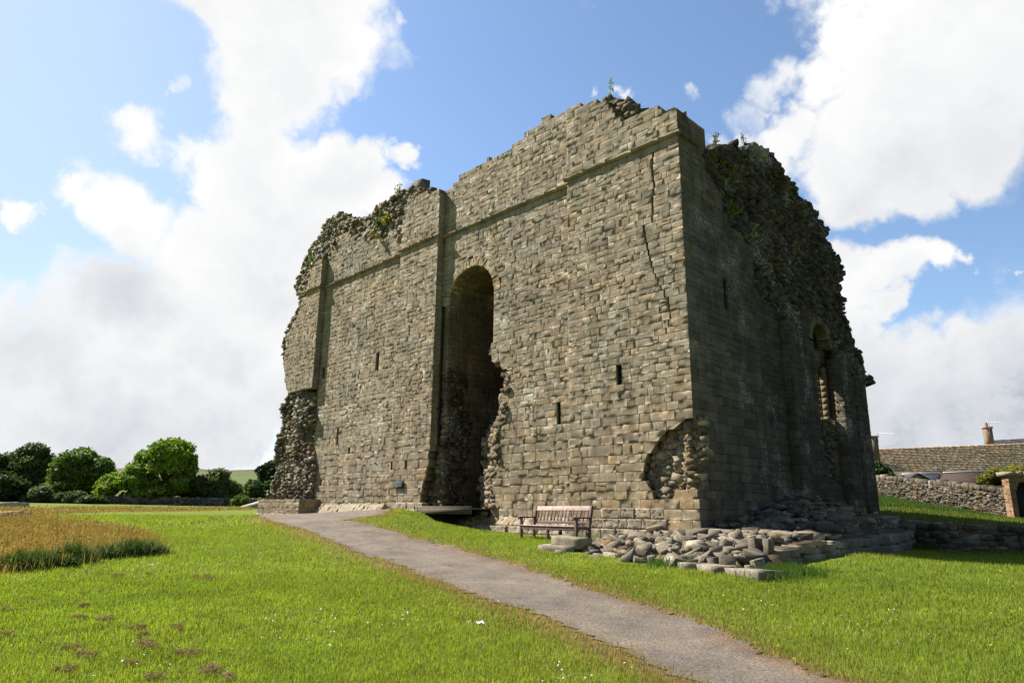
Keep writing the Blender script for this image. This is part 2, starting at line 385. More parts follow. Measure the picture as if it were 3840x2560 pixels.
def ashlar(mb, back, fr, loops, clean=(), wmean=.37, colf=stone_col, zlo=-9, zhi=99, depth=.55, jag=.06, proudsd=.0028):
    for z0, z1 in zip(COURSES[:-1], COURSES[1:]):
        if z1 < zlo or z0 > zhi: continue
        z0c, z1c = max(z0, zlo), min(z1, zhi)
        if z1c - z0c < .06: continue
        zm = (z0c + z1c) / 2
        spans = intervals(loops, zm)
        for (u0, u1) in spans:
            if u1 - u0 < .06: continue
            c0, c1 = [any(abs(q - c) < .03 for c in clean) or any(0 < abs(q - e) < .13 for iv in spans for e in iv) for q in (u0, u1)]
            sl0 = sl1 = 0.
            if z1c < 12.3:                                # follow sloping broken edges within the course
                for q, w_ in ((z0c + .02, -1), (z1c - .02, 1)):
                    near = [iv for iv in intervals(loops, q) if iv[0] < u1 and iv[1] > u0]
                    if near:
                        a = min(near, key=lambda iv: abs(iv[0] - u0) + abs(iv[1] - u1))
                        if not c0: sl0 += w_ * float(np.clip(a[0] - u0, -.2, .2))
                        if not c1: sl1 += w_ * float(np.clip(a[1] - u1, -.2, .2))
            if not c0: u0 += RNG.uniform(-jag, jag)
            if not c1: u1 += RNG.uniform(-jag, jag)
            if u1 - u0 < .1: continue
            if back is not None:
                back_box(back, fr, u0 + .015, u1 - .015, z0c, z1c, -.027, -depth)
            u = u0
            wm = wmean * (1.25 if zm < 4.6 else 1)
            while u < u1 - 1e-6:
                w = float(np.clip(RNG.lognormal(math.log(wm), .38), .17, 1.0))
                if u1 - (u + w) < .16: w = u1 - u
                col = colf(u, zm)
                parts = [(z0c, z1c)]
                if RNG.random() < .05 and w < .5 and z1c - z0c > .2: s = z0c + (z1c - z0c) * RNG.uniform(.4, .6); parts = [(z0c, s), (s, z1c)]
                for a, b in parts:
                    jz0, jz1 = RNG.normal(0, .0035, 2); ju0, ju1 = RNG.normal(0, .006, 2)
                    if u == u0: ju0 = 0
                    if abs(u + w - u1) < 1e-6: ju1 = 0
                    block(mb, (fr.P(u + ju0 - (sl0 * .5 if u == u0 else 0), a + jz0), fr.P(u + w + ju1 - (sl1 * .5 if u + w > u1 - 1e-6 else 0), a + jz0 * .5), fr.P(u + w - ju1 * .3 + (sl1 * .5 if u + w > u1 - 1e-6 else 0), b + jz1 * .5), fr.P(u - ju0 * .3 + (sl0 * .5 if u == u0 else 0), b + jz1)), fr.n, col, RNG.normal(0, proudsd))
                u += w
def back_box(mb, fr, u0, u1, z0, z1, n0, n1, col=(.17, .14, .09)):
    V = [fr.P(u, z, n) for n in (n0, n1) for z in (z0, z1) for u in (u0, u1)]
    mb.add(V, [(0, 1, 3, 2), (5, 4, 6, 7), (4, 0, 2, 6), (1, 5, 7, 3), (2, 3, 7, 6), (4, 5, 1, 0)], col)
def slab(mb, fr, loops, n0, n1, inset=0., dz=.25, zlo=None):
    zs = [p[1] for L in loops for p in L]; z = min(zs) if zlo is None else zlo
    while z < max(zs):
        for (a, b) in intervals(loops, z + dz / 2):
            if b - a > .1 + 2 * inset: back_box(mb, fr, a + inset, b - inset, z, z + dz, n0, n1)
        z += dz
# angular stones: convex hulls of random points
def _templates(n, k, seed):
    r = np.random.default_rng(seed); out = []
    for _ in range(n):
        p = A([[a, b, c] for a in (-.5, .5) for b in (-.5, .5) for c in (-.5, .5)], float); p = np.concatenate([p * r.uniform(.8, 1.05, (8, 1)) + r.normal(0, .055, (8, 3)), np.clip(r.normal(0, .36, (k - 8, 3)), -.54, .54)])
        bm = bmesh.new(); vs = [bm.verts.new(q) for q in p]
        res = bmesh.ops.convex_hull(bm, input=vs)
        bmesh.ops.delete(bm, geom=[v for v in bm.verts if not v.link_faces], context='VERTS')
        bm.verts.index_update(); V = A([v.co[:] for v in bm.verts]); Fc = [[v.index for v in f.verts] for f in bm.faces]
        bm.free(); out.append((V, Fc))
    return out
ST = _templates(40, 11, 3)
def rotm(rz, rx=0, ry=0):
    c, s = math.cos(rz), math.sin(rz); Rz = A([[c, -s, 0], [s, c, 0], [0, 0, 1]]); c, s = math.cos(rx), math.sin(rx); Rx = A([[1, 0, 0], [0, c, -s], [0, s, c]])
    c, s = math.cos(ry), math.sin(ry); Ry = A([[c, 0, s], [0, 1, 0], [-s, 0, c]]); return Rz @ Rx @ Ry
def stone(mb, P, dims, R, col):
    V, Fc = ST[RNG.integers(len(ST))]; mb.add((V * A(dims)) @ R.T + P, Fc, np.clip(A(col) * RNG.uniform(.68, 1.3, (len(Fc), 1)), .01, .6))
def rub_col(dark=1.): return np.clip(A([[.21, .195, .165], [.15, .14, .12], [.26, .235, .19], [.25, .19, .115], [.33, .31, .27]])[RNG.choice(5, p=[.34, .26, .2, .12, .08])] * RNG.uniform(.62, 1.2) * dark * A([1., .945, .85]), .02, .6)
def rubble_face(mb, fr, loops, size=.2, n=0., depthvar=.12, dark=1., flat=.55, nfun=None):
    zs = [p[1] for L in loops for p in L]; z = min(zs); s0 = 31 + len(mb.f) % 97
    while z < max(zs):
        dz = size * flat * RNG.uniform(.7, 1.1)
        for (a, b) in intervals(loops, z):
            u = a
            while u < b:
                w = size * float(np.clip(RNG.lognormal(0, .35), .45, 1.7))
                off = n + (n2(u, z, .8, s0, 3)[0] - .5) * depthvar * 4 + RNG.normal(0, depthvar * .35)
                if nfun: off += nfun(u, z)
                P = fr.P(u + w / 2, z + RNG.uniform(-.04, .04), off)
                ang = math.atan2(fr.u[1], fr.u[0])
                stone(mb, P, (w * 1.15, size * RNG.uniform(1., 1.8), dz * RNG.uniform(1.0, 1.6)), rotm(ang + RNG.normal(0, .25), RNG.normal(0, .25), RNG.normal(0, .2)), rub_col(dark))
                u += w * .82
        z += dz * .8
def edge_stones(mb, fr, line, size=.22, n0=-.2, n1=-1.2, dark=1., per=3.5):
    L = A(line)
    for a, b in zip(L[:-1], L[1:]):
        for _ in range(int(np.linalg.norm(b - a) * per / size * .35) + 1):
            p = a + (b - a) * RNG.random(); s = size * RNG.uniform(.6, 1.7)
            stone(mb, fr.P(p[0] + RNG.normal(0, .05), p[1] + RNG.uniform(-.12, .10), RNG.uniform(n1, n0)), (s, s * .9, s * .62), rotm(RNG.uniform(0, 6), RNG.normal(0, .3), RNG.normal(0, .3)), rub_col(dark))

# ------------------------------------------------------------------ the castle keep
PJ = .33                                             # pilasters stand 0.33 m proud of the bays
FP = Frame((0, 0, 0), (1, 0, 0), (0, -1, 0)); FB = Frame((0, PJ, 0), (1, 0, 0), (0, -1, 0))
SP = Frame((0, 0, 0), (0, 1, 0), (1, 0, 0)); SB = Frame((-PJ, 0, 0), (0, 1, 0), (1, 0, 0))
def zoom(pts, ox, oy, sc): return [(ox + x / sc, oy + y / sc) for x, y in pts]
def UY(pts, y): return [tuple(onY(*p, y)[[0, 2]]) for p in pts]
def UX(pts, x): return [tuple(onX(*p, x)[[1, 2]]) for p in pts]
keep = thing('castle_keep', 'ruined square stone castle keep with broken top edge and tall arched doorway', 'castle', (-12, 7, 1.4))
XL, XM0, XM1, XR = onY(1207, 1000, 0)[0], onY(1504, 926, 0)[0], onY(1644, 866, 0)[0], onY(2126, 664, 0)[0]
BOT = .86
z5 = lambda p: zoom(p, 1100, 800, 3.4846)
z1 = lambda p: zoom(p, 900, 300, 2.0909)
z2 = lambda p: zoom(p, 1900, 300, 2.0909)
z3 = lambda p: zoom(p, 900, 1050, 1.568)
z4 = lambda p: zoom(p, 1500, 1300, 1.845)
# left pilaster
ledgeL = UY(z3([(280, 665), (425, 640)]), 0)
lp_edge = UY(z3([(280, 665), (265, 600), (255, 480), (270, 400), (260, 335), (290, 300), (330, 230), (360, 150), (355, 100)]) + z5([(50, 1290), (80, 1220), (110, 1160), (160, 1090), (170, 1000), (190, 920), (190, 850), (220, 790), (280, 660), (390, 570)]), 0)
zl = ledgeL[0][1]
LOOP_LP = [(XL, zl)] + lp_edge[:-1] + [(XL, lp_edge[-1][1])]
# bay 1
t1 = UY(z5([(460, 560), (500, 400), (560, 340), (630, 270), (720, 250), (750, 300), (830, 280), (900, 290), (930, 320), (1020, 340), (1180, 310), (1290, 240)]), PJ)
LOOP_B1 = [(XL + .0, BOT), (XL, t1[0][1])] + [p for p in t1 if p[0] < XM0] + [(XM0, t1[-1][1]), (XM0, BOT)]
# middle buttress
tM = UY(z5([(1290, 240), (1400, 200), (1430, 110)]) + z1([(1275, 1030), (1330, 920), (1390, 890), (1470, 880), (1560, 870), (1600, 862)]), 0)
LOOP_M = [(XM0, BOT), (XM0, tM[0][1])] + [p for p in tM if XM0 < p[0] < XM1] + [(XM1, tM[-1][1]), (XM1, 4.), (XM1 - .12, 3.4), (XM1 - .2, 3.), (XM1 - .4, 2.6), (XM1 - .5, 2.2), (XM1 - .52, BOT)]
# bay 2 with the doorway
t2 = UY(z1([(1620, 850), (1660, 840), (1680, 800), (1705, 790), (1705, 765), (1830, 700), (1930, 645), (1935, 620), (2010, 590), (2130, 540), (2180, 515), (2260, 470), (2265, 400), (2300, 380)]) + z2([(0, 550), (165, 470), (170, 405), (260, 340), (265, 310), (400, 265)]), PJ)
DX, DR, DS = onY(1081 * K, 700 * K, PJ)[0], 1.33, 9.85
DRO = DR + .36
jamb = UY(z4([(625, 0), (620, 90), (690, 130), (750, 200), (740, 300), (700, 330), (730, 400), (730, 480), (690, 560), (670, 640), (680, 720), (690, 800), (660, 900), (650, 1000), (640, 1140), (560, 1180), (420, 1220)]), PJ)
JZ = jamb[0][1]
arch_o = [(DX + DRO * math.cos(t), DS + DRO * math.sin(t)) for t in np.linspace(0, math.pi, 17)]
DOOR = [(XM1, BOT - .2), (XM1, DS - .01)] + [(DX - DRO, DS)] + arch_o[::-1][1:] + [(DX + DR, DS - .02), (DX + DR, JZ + .1)] + jamb + [(jamb[-1][0], BOT - .2)]
LOOP_B2 = [(XM1, BOT), (XM1, t2[0][1])] + [p for p in t2 if XM1 < p[0] < XR] + [(XR, t2[-1][1]), (XR, BOT)]
# right pilaster (corner) with cavity and crack
tR = UY(z2([(400, 265), (480, 225), (540, 200), (660, 180), (780, 150), (785, 200), (830, 230), (850, 290), (880, 310), (930, 300), (1020, 275), (1030, 250), (1080, 225), (1170, 205), (1210, 250), (1240, 255), (1270, 225), (1335, 210)]), 0)
LOOP_R = [(XR, BOT), (XR, tR[0][1])] + [p for p in tR if XR < p[0] < -.05] + [(0, tR[-1][1]), (0, BOT)]
cav = UY(z4([(2048, 470), (2030, 490), (1920, 540), (1830, 600), (1750, 700), (1710, 760), (1690, 850), (1670, 920), (1710, 950), (1740, 1010), (1750, 1065), (1850, 1065), (1900, 1020), (1980, 1015), (2085, 1012)]), 0)
CAV = [(.3, cav[0][1])] + [(min(p[0], .1), p[1]) for p in cav] + [(.3, cav[-1][1])]
ZC0, ZC1 = cav[-1][1], cav[0][1]
crackpx = [(1500, 350), (1497, 395), (1503, 430), (1498, 460), (1500, 500), (1478, 525), (1487, 570), (1500, 620), (1512, 650), (1535, 690), (1540, 730), (1530, 760)]
ck = UY([(x * K, y * K) for x, y in crackpx], 0)
CRACK = [(u + (.036 if i < 7 else .024), z) for i, (u, z) in enumerate(ck)] + [(u - (.034 if i < 7 else .022), z) for i, (u, z) in reversed(list(enumerate(ck)))]
def rect(u0, u1, a, b): return [(u0, a), (u0, b), (u1, b), (u1, a)]
def slit_at(px0, py0, px1, py1, y, w=.17):
    a = onY(px0, py0, y); b = onY(px1, py1, y); u = (a[0] + b[0]) / 2; return rect(u - w / 2, u + w / 2, b[2], a[2])
S_R = slit_at(*z4([(1510, 108), (1520, 260)])[0], *z4([(1510, 108), (1520, 260)])[1], 0, .2)
S_B2 = slit_at(*z4([(1095, 368)])[0], *z4([(1100, 530)])[0], PJ, .18)
S_B1a = slit_at(*z3([(810, 428)])[0], *z3([(806, 525)])[0], PJ, .25)
S_B1b = slit_at(*z3([(576, 868)])[0], *z3([(572, 955)])[0], PJ, .17)
S_B1c = slit_at(*z3([(491, 510)])[0], *z3([(487, 592)])[0], PJ, .25)
def put(px, py, y, w=.16, h=.2): p = onY(px, py, y); return rect(p[0] - w / 2, p[0] + w / 2, p[2] - h / 2, p[2] + h / 2)
PUT1 = [put(*z3([(641, 1003)])[0], PJ, .18, .3), put(*z3([(476, 1180)])[0], PJ), put(*z3([(890, 1076)])[0], 0), put(*z3([(975, 1076)])[0], 0), put(*z3([(1270, 625)])[0], PJ, .14, .14)]
fw, bk = MB(), MB()
ashlar(fw, bk, FP, [LOOP_LP], (XL,), zlo=zl)
ashlar(fw, bk, FB, [LOOP_B1, S_B1a, S_B1b, S_B1c, PUT1[0], PUT1[1]], (XL, XM0) + tuple(p[0] for s in (S_B1a, S_B1b, S_B1c, PUT1[0], PUT1[1]) for p in s))
ashlar(fw, bk, FB, [LOOP_B2, DOOR, S_B2], (XM1, XR, DX + DR) + tuple(p[0] for p in S_B2), jag=.14)
front = fw.build('front_wall', M_ASH, keep)
fw = MB()
ashlar(fw, bk, FP, [LOOP_M, PUT1[2], PUT1[3]], (XM0, XM1) + tuple(p[0] for s in PUT1[2:4] for p in s))
# its right return
RET = Frame((XM1, 0, 0), (0, 1, 0), (1, 0, 0))
ashlar(fw, None, RET, [rect(0, PJ, 3.95, tM[-1][1] + .05)], (0, PJ), wmean=.3)
bk.box((XM1 - .7, .66, BOT), (XM1 - .01, .95, 4.2), (.15, .12, .085))
ashlar(fw, None, Frame((XM0, 0, 0), (0, -1, 0), (-1, 0, 0)), [rect(-PJ, 0, BOT, tM[0][1])], (-PJ, 0), wmean=.3)
fw.build('buttress', M_ASH, keep)
fw = MB()
ashlar(fw, None, Frame((XL, 0, 0), (0, 1, 0), (1, 0, 0)), [rect(0, PJ, zl, lp_edge[-1][1])], (0, PJ), wmean=.3)
fw.build('pilaster_return', M_ASH, keep)
fw = MB()
ashlar(fw, bk, FP, [LOOP_R, CAV, CRACK, S_R], (XR, 0) + tuple(p[0] for p in S_R), jag=.03)
ashlar(fw, None, Frame((XR, 0, 0), (0, -1, 0), (-1, 0, 0)), [rect(-PJ, 0, BOT, tR[0][1])], (-PJ, 0), wmean=.3)
fw.build('corner_pilaster', M_ASH, keep)

# --- right-hand (side) wall
za = lambda p: zoom(p, 2500, 500, 2.614)
zb = lambda p: zoom(p, 2560, 1100, 3.136)
r8 = lambda p: zoom(p, 2800, 1000, 1.568)
r6 = lambda p: zoom(p, 2500, 450, 1.845)
YP, YB0, YB1, YC0, YC1, YD0, YE = 4.4, 6.85, 7.7, 11.5, 12.6, 13.1, 14.15
parS = UX(z2([(1340, 212), (1410, 290), (1440, 350), (1460, 450), (1525, 515), (1527, 580), (1560, 650)]) + za([(370, 300), (375, 350), (460, 470), (470, 540), (540, 580), (550, 740), (600, 830), (620, 900), (740, 990), (760, 1050), (860, 1150), (930, 1230), (950, 1400), (990, 1560)]), 0)
parS[0] = (0, tR[-1][1])
FAC = [(0, BOT)] + parS
FAC = [p for p in FAC if p[0] < YP - .02] ; FAC = FAC + [(YP, min(FAC[-1][1], parS[-1][1] + 1.5)), (YP, BOT)]
CAVS = [(-.2, ZC0), (-.2, ZC1), (.1, ZC1 - .1), (.32, ZC1 - .6), (.38, ZC1 - 1.3), (.36, ZC0 + .6), (.32, ZC0 + .1), (.25, ZC0)]
z3s = lambda p: zoom(p, 2560, 1550, 3.136)
sl = UX(zb([(505, -40), (505, 170)]), 0); S_S = rect(sl[0][0] - .14, sl[0][0] + .14, sl[1][1], sl[0][1] + .35)
rc = UX(z3s([(575, 20), (600, 350)]), 0); S_REC = rect(2.1, 2.85, 3.66, 4.55)
HOLE = rect(4.35 + .1, 4.6, 2.55, 2.85)
sw = MB()
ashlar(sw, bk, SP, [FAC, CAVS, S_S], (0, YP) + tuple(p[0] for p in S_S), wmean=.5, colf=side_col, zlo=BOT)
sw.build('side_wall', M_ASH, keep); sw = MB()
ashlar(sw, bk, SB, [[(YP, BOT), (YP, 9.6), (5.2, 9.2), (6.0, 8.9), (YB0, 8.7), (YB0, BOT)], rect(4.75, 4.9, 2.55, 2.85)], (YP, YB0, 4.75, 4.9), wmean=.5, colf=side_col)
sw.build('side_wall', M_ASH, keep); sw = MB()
WY, WR, WS, WB = 10.6, .8, 8.3, 5.3
warc = [(WY + (WR + .32) * math.cos(t), WS + (WR + .32) * math.sin(t)) for t in np.linspace(0, math.pi, 15)]
WIN = [(WY + WR, WB)] + [(WY + WR, WS - .02)] + warc + [(WY - WR, WS - .02), (WY - WR, WB)]
WBRK = [(WY + .75, WB + .1), (WY - .85, WB + .1), (WY - 1.05, 4.6), (WY - .8, 3.9), (WY - .5, 3.2), (WY - .2, 2.6), (WY + .8, 2.4)]
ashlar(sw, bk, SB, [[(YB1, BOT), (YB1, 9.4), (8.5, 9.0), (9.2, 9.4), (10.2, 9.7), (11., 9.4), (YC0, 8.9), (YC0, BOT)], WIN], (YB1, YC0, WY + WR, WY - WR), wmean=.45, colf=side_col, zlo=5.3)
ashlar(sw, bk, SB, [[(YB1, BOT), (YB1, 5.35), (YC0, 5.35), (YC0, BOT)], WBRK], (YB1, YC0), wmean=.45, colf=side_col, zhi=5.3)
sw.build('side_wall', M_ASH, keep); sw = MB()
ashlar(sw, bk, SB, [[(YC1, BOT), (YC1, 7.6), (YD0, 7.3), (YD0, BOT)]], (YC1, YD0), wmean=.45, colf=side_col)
sw.build('side_wall', M_ASH, keep)
for (y0, y1, zt) in ((YB0, YB1, 8.6), (YC0, YC1, 8.0), (YD0, YE, 7.35)):
    b = MB()
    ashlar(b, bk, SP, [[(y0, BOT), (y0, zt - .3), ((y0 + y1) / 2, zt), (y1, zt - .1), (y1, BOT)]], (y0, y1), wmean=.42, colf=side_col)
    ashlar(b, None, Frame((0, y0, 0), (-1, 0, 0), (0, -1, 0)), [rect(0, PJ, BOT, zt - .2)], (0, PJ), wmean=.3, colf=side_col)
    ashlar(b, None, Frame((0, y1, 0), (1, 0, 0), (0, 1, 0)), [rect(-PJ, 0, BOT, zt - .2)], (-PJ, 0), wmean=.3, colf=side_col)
    b.build('buttress', M_ASH, keep)

# --- arch rings
def arch_ring(fr, cx, cz, r0, r1, n, depth, name, colf, back=None):
    b = MB()
    for k in range(n):
        a0, a1 = math.pi * k / n, math.pi * (k + 1) / n
        q = lambda r, a: fr.P(cx + r * math.cos(a), cz + r * math.sin(a))
        rr = r1 + RNG.uniform(-.04, .05)
        block(b, (q(r0, a1), q(r0, a0), q(rr, a0), q(rr, a1)), fr.n, colf(0, cz) * A([1.1, 1.02, .9]), .012, depth, .008)
    return b.build(name, M_ASH, keep)
arch_ring(FB, DX, DS, DR, DRO, 25, .5, 'door_arch', stone_col)
arch_ring(SB, WY, WS, WR, WR + .32, 17, .45, 'window_arch', side_col)
# barrel, left jamb and back wall of the doorway recess, stone darkened to paint its shade
rec = MB()
RD = 3.5
for k in range(14):
    a0, a1 = math.pi * k / 14, math.pi * (k + 1) / 14; y = PJ + .02
    while y < RD:
        w = min(RNG.uniform(.35, .7), RD - y)
        q = lambda a, yy, r=DR: A([DX + r * math.cos(a), yy, DS + r * math.sin(a)])
        am = (a0 + a1) / 2; Nn = -A([math.cos(am), 0, math.sin(am)])
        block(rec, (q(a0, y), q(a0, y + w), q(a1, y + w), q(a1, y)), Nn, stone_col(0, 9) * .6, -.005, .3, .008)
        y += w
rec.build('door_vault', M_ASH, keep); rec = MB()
JF = Frame((DX - DR, 0, 0), (0, 1, 0), (1, 0, 0))
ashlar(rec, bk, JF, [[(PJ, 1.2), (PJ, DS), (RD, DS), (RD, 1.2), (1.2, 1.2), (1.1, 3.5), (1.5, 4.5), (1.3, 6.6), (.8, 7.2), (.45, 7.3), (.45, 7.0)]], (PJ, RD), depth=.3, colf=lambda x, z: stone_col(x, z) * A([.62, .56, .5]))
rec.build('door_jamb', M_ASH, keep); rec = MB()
BW = Frame((0, RD, 0), (1, 0, 0), (0, -1, 0))
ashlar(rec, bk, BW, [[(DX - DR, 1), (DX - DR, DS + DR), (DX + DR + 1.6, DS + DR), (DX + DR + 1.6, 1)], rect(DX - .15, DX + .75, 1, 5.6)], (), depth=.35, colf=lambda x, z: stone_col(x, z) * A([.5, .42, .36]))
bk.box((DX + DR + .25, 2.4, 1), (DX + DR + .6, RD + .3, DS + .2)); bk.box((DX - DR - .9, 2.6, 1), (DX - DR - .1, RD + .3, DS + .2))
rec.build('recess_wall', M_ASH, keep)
bk.box((DX - 2.2, 2.75, DS + DR + .33), (DX + 2.4, RD + .6, 12.6)); bk.box((DX + DR + .32, 2.75, 1.), (DX + DR + .7, RD + .6, DS + DR + .4)); bk.box((DX - DR - .8, 2.75, 1.), (DX - DR - .32, RD + .6, DS + DR + .4)); bk.box((DX - 2., RD + 1.15, 1.), (DX + 2.2, RD + 1.5, 12.6)); bk.box((DX - DR - .3, RD + .42, 5.7), (DX + DR + .3, RD + .7, 12.6))
pas = MB(); pas.box((DX - .25, RD + .9, 1), (DX + .85, RD + 1.1, 5.8)); pas.build('passage_shade_panel', M_DARK, keep)  # thin dark panel standing in for the passage's shade

# --- broken masonry beside the doorway
rb = MB()
for k in range(2600):
    z = RNG.uniform(.9, 7.6) if k < 2000 else RNG.uniform(.9, 4.2)
    je = np.interp(z, [p[1] for p in jamb][::-1], [p[0] for p in jamb][::-1]) if True else 0
    inn = np.interp(z, [.9, 1.7, 3.2, 4.4, 5.2, 6.2, 7.6], [2.0, 1.75, 1.75, 1.85, 1.45, .6, .02])
    if z > 6.7: continue
    t = RNG.random(); u = je - inn * t + RNG.normal(0, .06)
    y = PJ + .22 + 1. * t ** .9 * min(1, inn) + (n2(u, z, 1.1, 88, 2)[0] - .5) * .5 + RNG.normal(0, .05)
    s = RNG.uniform(.14, .32)
    stone(rb, A([u, y, z]), (s * 1.45, s * 1.2, s * .6), rotm(RNG.normal(0., .35), RNG.normal(0, .18), RNG.normal(0, .16)), rub_col(.8) * A([1.05, 1, .93]))
for k in range(260):     # backing inside
    z = .9 + k * .026; je = np.interp(z, [p[1] for p in jamb][::-1], [p[0] for p in jamb][::-1])
    inn = np.interp(z, [.9, 1.7, 3.2, 4.4, 5.2, 6.2, 7.6], [2.0, 1.75, 1.75, 1.85, 1.6, .8, .15])
    if k % 8 == 0:
        for t in np.linspace(0, 1, 6):
            u = je - inn * t * .9 + .1; bk.box((u, PJ + .3 + 1. * t ** .9 * min(1, inn), z), (je + .4, 2.5, z + .21), (.12, .1, .075))
# broken left jamb, recess shade put into its dark tone
rubble_face(rb, Frame((DX - DR - .05, 0, 0), (0, 1, 0), (1, 0, 0)), [[(PJ, .9), (PJ, 7.1), (.8, 7.2), (1.35, 6.6), (1.5, 4.5), (1.2, 3.4), (1.3, .9)]], .22, -.08, .08, .55)
edge_stones(rb, FB, jamb[1:], .19, .0, -.4, .9, 5)
rubble_face(rb, FB, [[(XM1 - .62, BOT), (XM1 - .6, 2.4), (XM1 - .3, 3.2), (XM1 - .1, 4.1), (XM1 + .08, 4.1), (XM1 + .05, BOT)]], .24, -.28, .05, .8, .7)
rb.build('broken_door_jamb', M_RUB, keep)

# --- rubble core
core = MB()
# left edge core below the pilaster (facing fallen away)
cl = UY(z3([(425, 650), (410, 900), (415, 1100), (395, 1290), (165, 1280), (185, 1230), (205, 1100), (210, 1000), (240, 850), (245, 750), (270, 700), (285, 668)]), .12)
rubble_face(core, Frame((0, .12, 0), (1, 0, 0), (0, -1, 0)), [cl], .22, -.2, .17, .82, .5)
edge_stones(core, Frame((0, .12, 0), (1, 0, 0), (0, -1, 0)), [p for p in cl[4:]], .24, 0, -1.6, .85)
slab(bk, Frame((0, .12, 0), (1, 0, 0), (0, -1, 0)), [cl], -.12, -1.6, .04)
# left skyline core behind the pilaster and above bay 1
cl2 = UY(z3([(290, 640), (250, 480), (245, 400), (270, 330), (300, 260), (345, 180), (350, 60), (355, 30)]) + z5([(95, 1150), (100, 1000), (85, 960), (140, 830), (180, 700), (240, 590), (320, 400), (400, 330), (440, 230), (490, 130), (560, 70), (650, 35), (740, 60), (860, 105), (930, 120)]) + z1([(1000, 1110), (1060, 1080), (1110, 1030), (1190, 990), (1260, 930), (1310, 900), (1380, 872), (1460, 885), (1540, 880)]), .8)
cl2 = [(p[0] + (.9 if p[1] < 13.2 else .3 if p[0] < XL else 0), p[1]) for p in cl2]
core_poly = cl2 + [(cl2[-1][0], 10.5), (cl2[0][0] + .4, 10.5)] if False else cl2 + [(cl2[-1][0], 12.5), (XL, 11.), (XL, cl2[0][1])]
FC = Frame((0, .8, 0), (1, 0, 0), (0, -1, 0))
lowline = [(p[0], p[1] - .22) for p in tM if p[0] < XM1 - .3][::-1] + [(p[0], p[1] - .22) for p in t1 if p[0] < XM0][::-1] + [(p[0] + .15, p[1] - .1) for p in lp_edge if p[1] > 9][::-1]
rubble_face(core, FC, [cl2 + lowline], .24, .28, .1, 1., .62)
edge_stones(core, FC, cl2, .2, .1, -1.3, .95)
slab(bk, FC, [core_poly], -.1, -1.9, .12)
# skyline of bay 2 and the corner
edge_stones(core, FB, t2, .2, -.25, -1.6, .95, 1.6); edge_stones(core, FP, [p for p in tR], .2, -.35, -1.4, .95, 1.4)
edge_stones(core, FP, UY(z2([(785, 170), (870, 165), (900, 210), (980, 205), (1005, 250), (990, 290)]), .5), .33, -.3, -1.2, .8, 5)
rubble_face(core, Frame((0, .45, 0), (1, 0, 0), (0, -1, 0)), [UY(z2([(790, 330), (790, 175), (870, 168), (900, 210), (980, 208), (1003, 250), (1000, 300), (900, 330)]), .45)], .26, 0, .08, .8)
# upper rubble of the side wall
TOWER = A([.42, .44, .48])  # weathered dark grey, deepened to paint in the shade on this side
sil = UX(r6([(235, 262), (255, 245), (330, 205), (440, 175), (500, 200), (590, 178), (640, 200), (670, 240), (720, 310), (740, 370), (770, 390), (820, 440), (860, 510), (910, 580), (970, 600), (1040, 680), (1105, 755), (1090, 850), (1120, 940), (1160, 1000), (1165, 1100), (1170, 1200), (1190, 1270), (1200, 1400), (1240, 1560)]) + r8([(560, 400), (600, 500), (620, 510), (622, 580), (650, 640), (690, 665), (700, 680)]), -.72)
FS = Frame((-.72, 0, 0), (0, 1, 0), (1, 0, 0))
UPL = sil + [(13.9, 7.), (12.6, 7.), (12, 8.6), (11.2, 9.2), (10, 9.3), (8.4, 8.6), (6.5, 8.5), (4.4, 8.8), (3.0, 9.6), (2.0, 11.), (1.2, 12.6), (.8, 13)]
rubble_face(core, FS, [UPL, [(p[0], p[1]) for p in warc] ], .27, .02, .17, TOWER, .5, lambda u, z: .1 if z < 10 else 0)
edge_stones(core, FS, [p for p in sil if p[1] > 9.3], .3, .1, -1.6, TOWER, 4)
slab(bk, FS, [[(p[0] - .1 if p[0] > 13 else p[0], p[1] - .12) for p in UPL], WIN], -.15, -1.9, .1)
# cavity rubble at the corner
bk.box((-2.2, .36, ZC0 - .3), (-.3, .9, ZC1 + .1), (.24, .18, .11)); bk.box((-.9, .36, ZC0 - .3), (-.34, 1.1, ZC1 + .1), (.24, .18, .11)); bk.box((-.5, .34, ZC0 - .3), (-.2, .5, ZC0 + 2.2), (.24, .18, .11))
cavf = Frame((0, .38, 0), (1, 0, 0), (0, -1, 0))
rubble_face(core, cavf, [[(p[0], p[1]) for p in CAV if p[0] < .2] + [(-.15, ZC0)]], .2, .03, .03, 1.25, .7)
rubble_face(core, Frame((-.32, 0, 0), (0, 1, 0), (1, 0, 0)), [[(.1, ZC0), (.1, ZC1 - .15), (.3, ZC1 - .5), (.34, ZC0)]], .17, .02, .03, 1., .7)
for k in range(20):
    z = ZC0 + .05 + (ZC1 - ZC0 - 1.25) * (k / 20.) ** 1.; s = RNG.uniform(.13, .24)
    stone(core, A([-.25 + RNG.normal(0, .07), .28 + RNG.normal(0, .07), z]), (s * 1.5, s * 1.4, s * .7), rotm(RNG.uniform(0, 6)), rub_col(1.05) * A([1.15, 1, .8]))
# window break on the side wall
rubble_face(core, Frame((-.75, 0, 0), (0, 1, 0), (1, 0, 0)), [[(WY + .85, WB), (WY - .9, WB), (WY - 1.1, 4.6), (WY - .5, 3.), (WY - .2, 2.5), (WY + .9, 2.3)]], .24, 0, .1, .7)
core.build('rubble_core', M_RUB, keep)

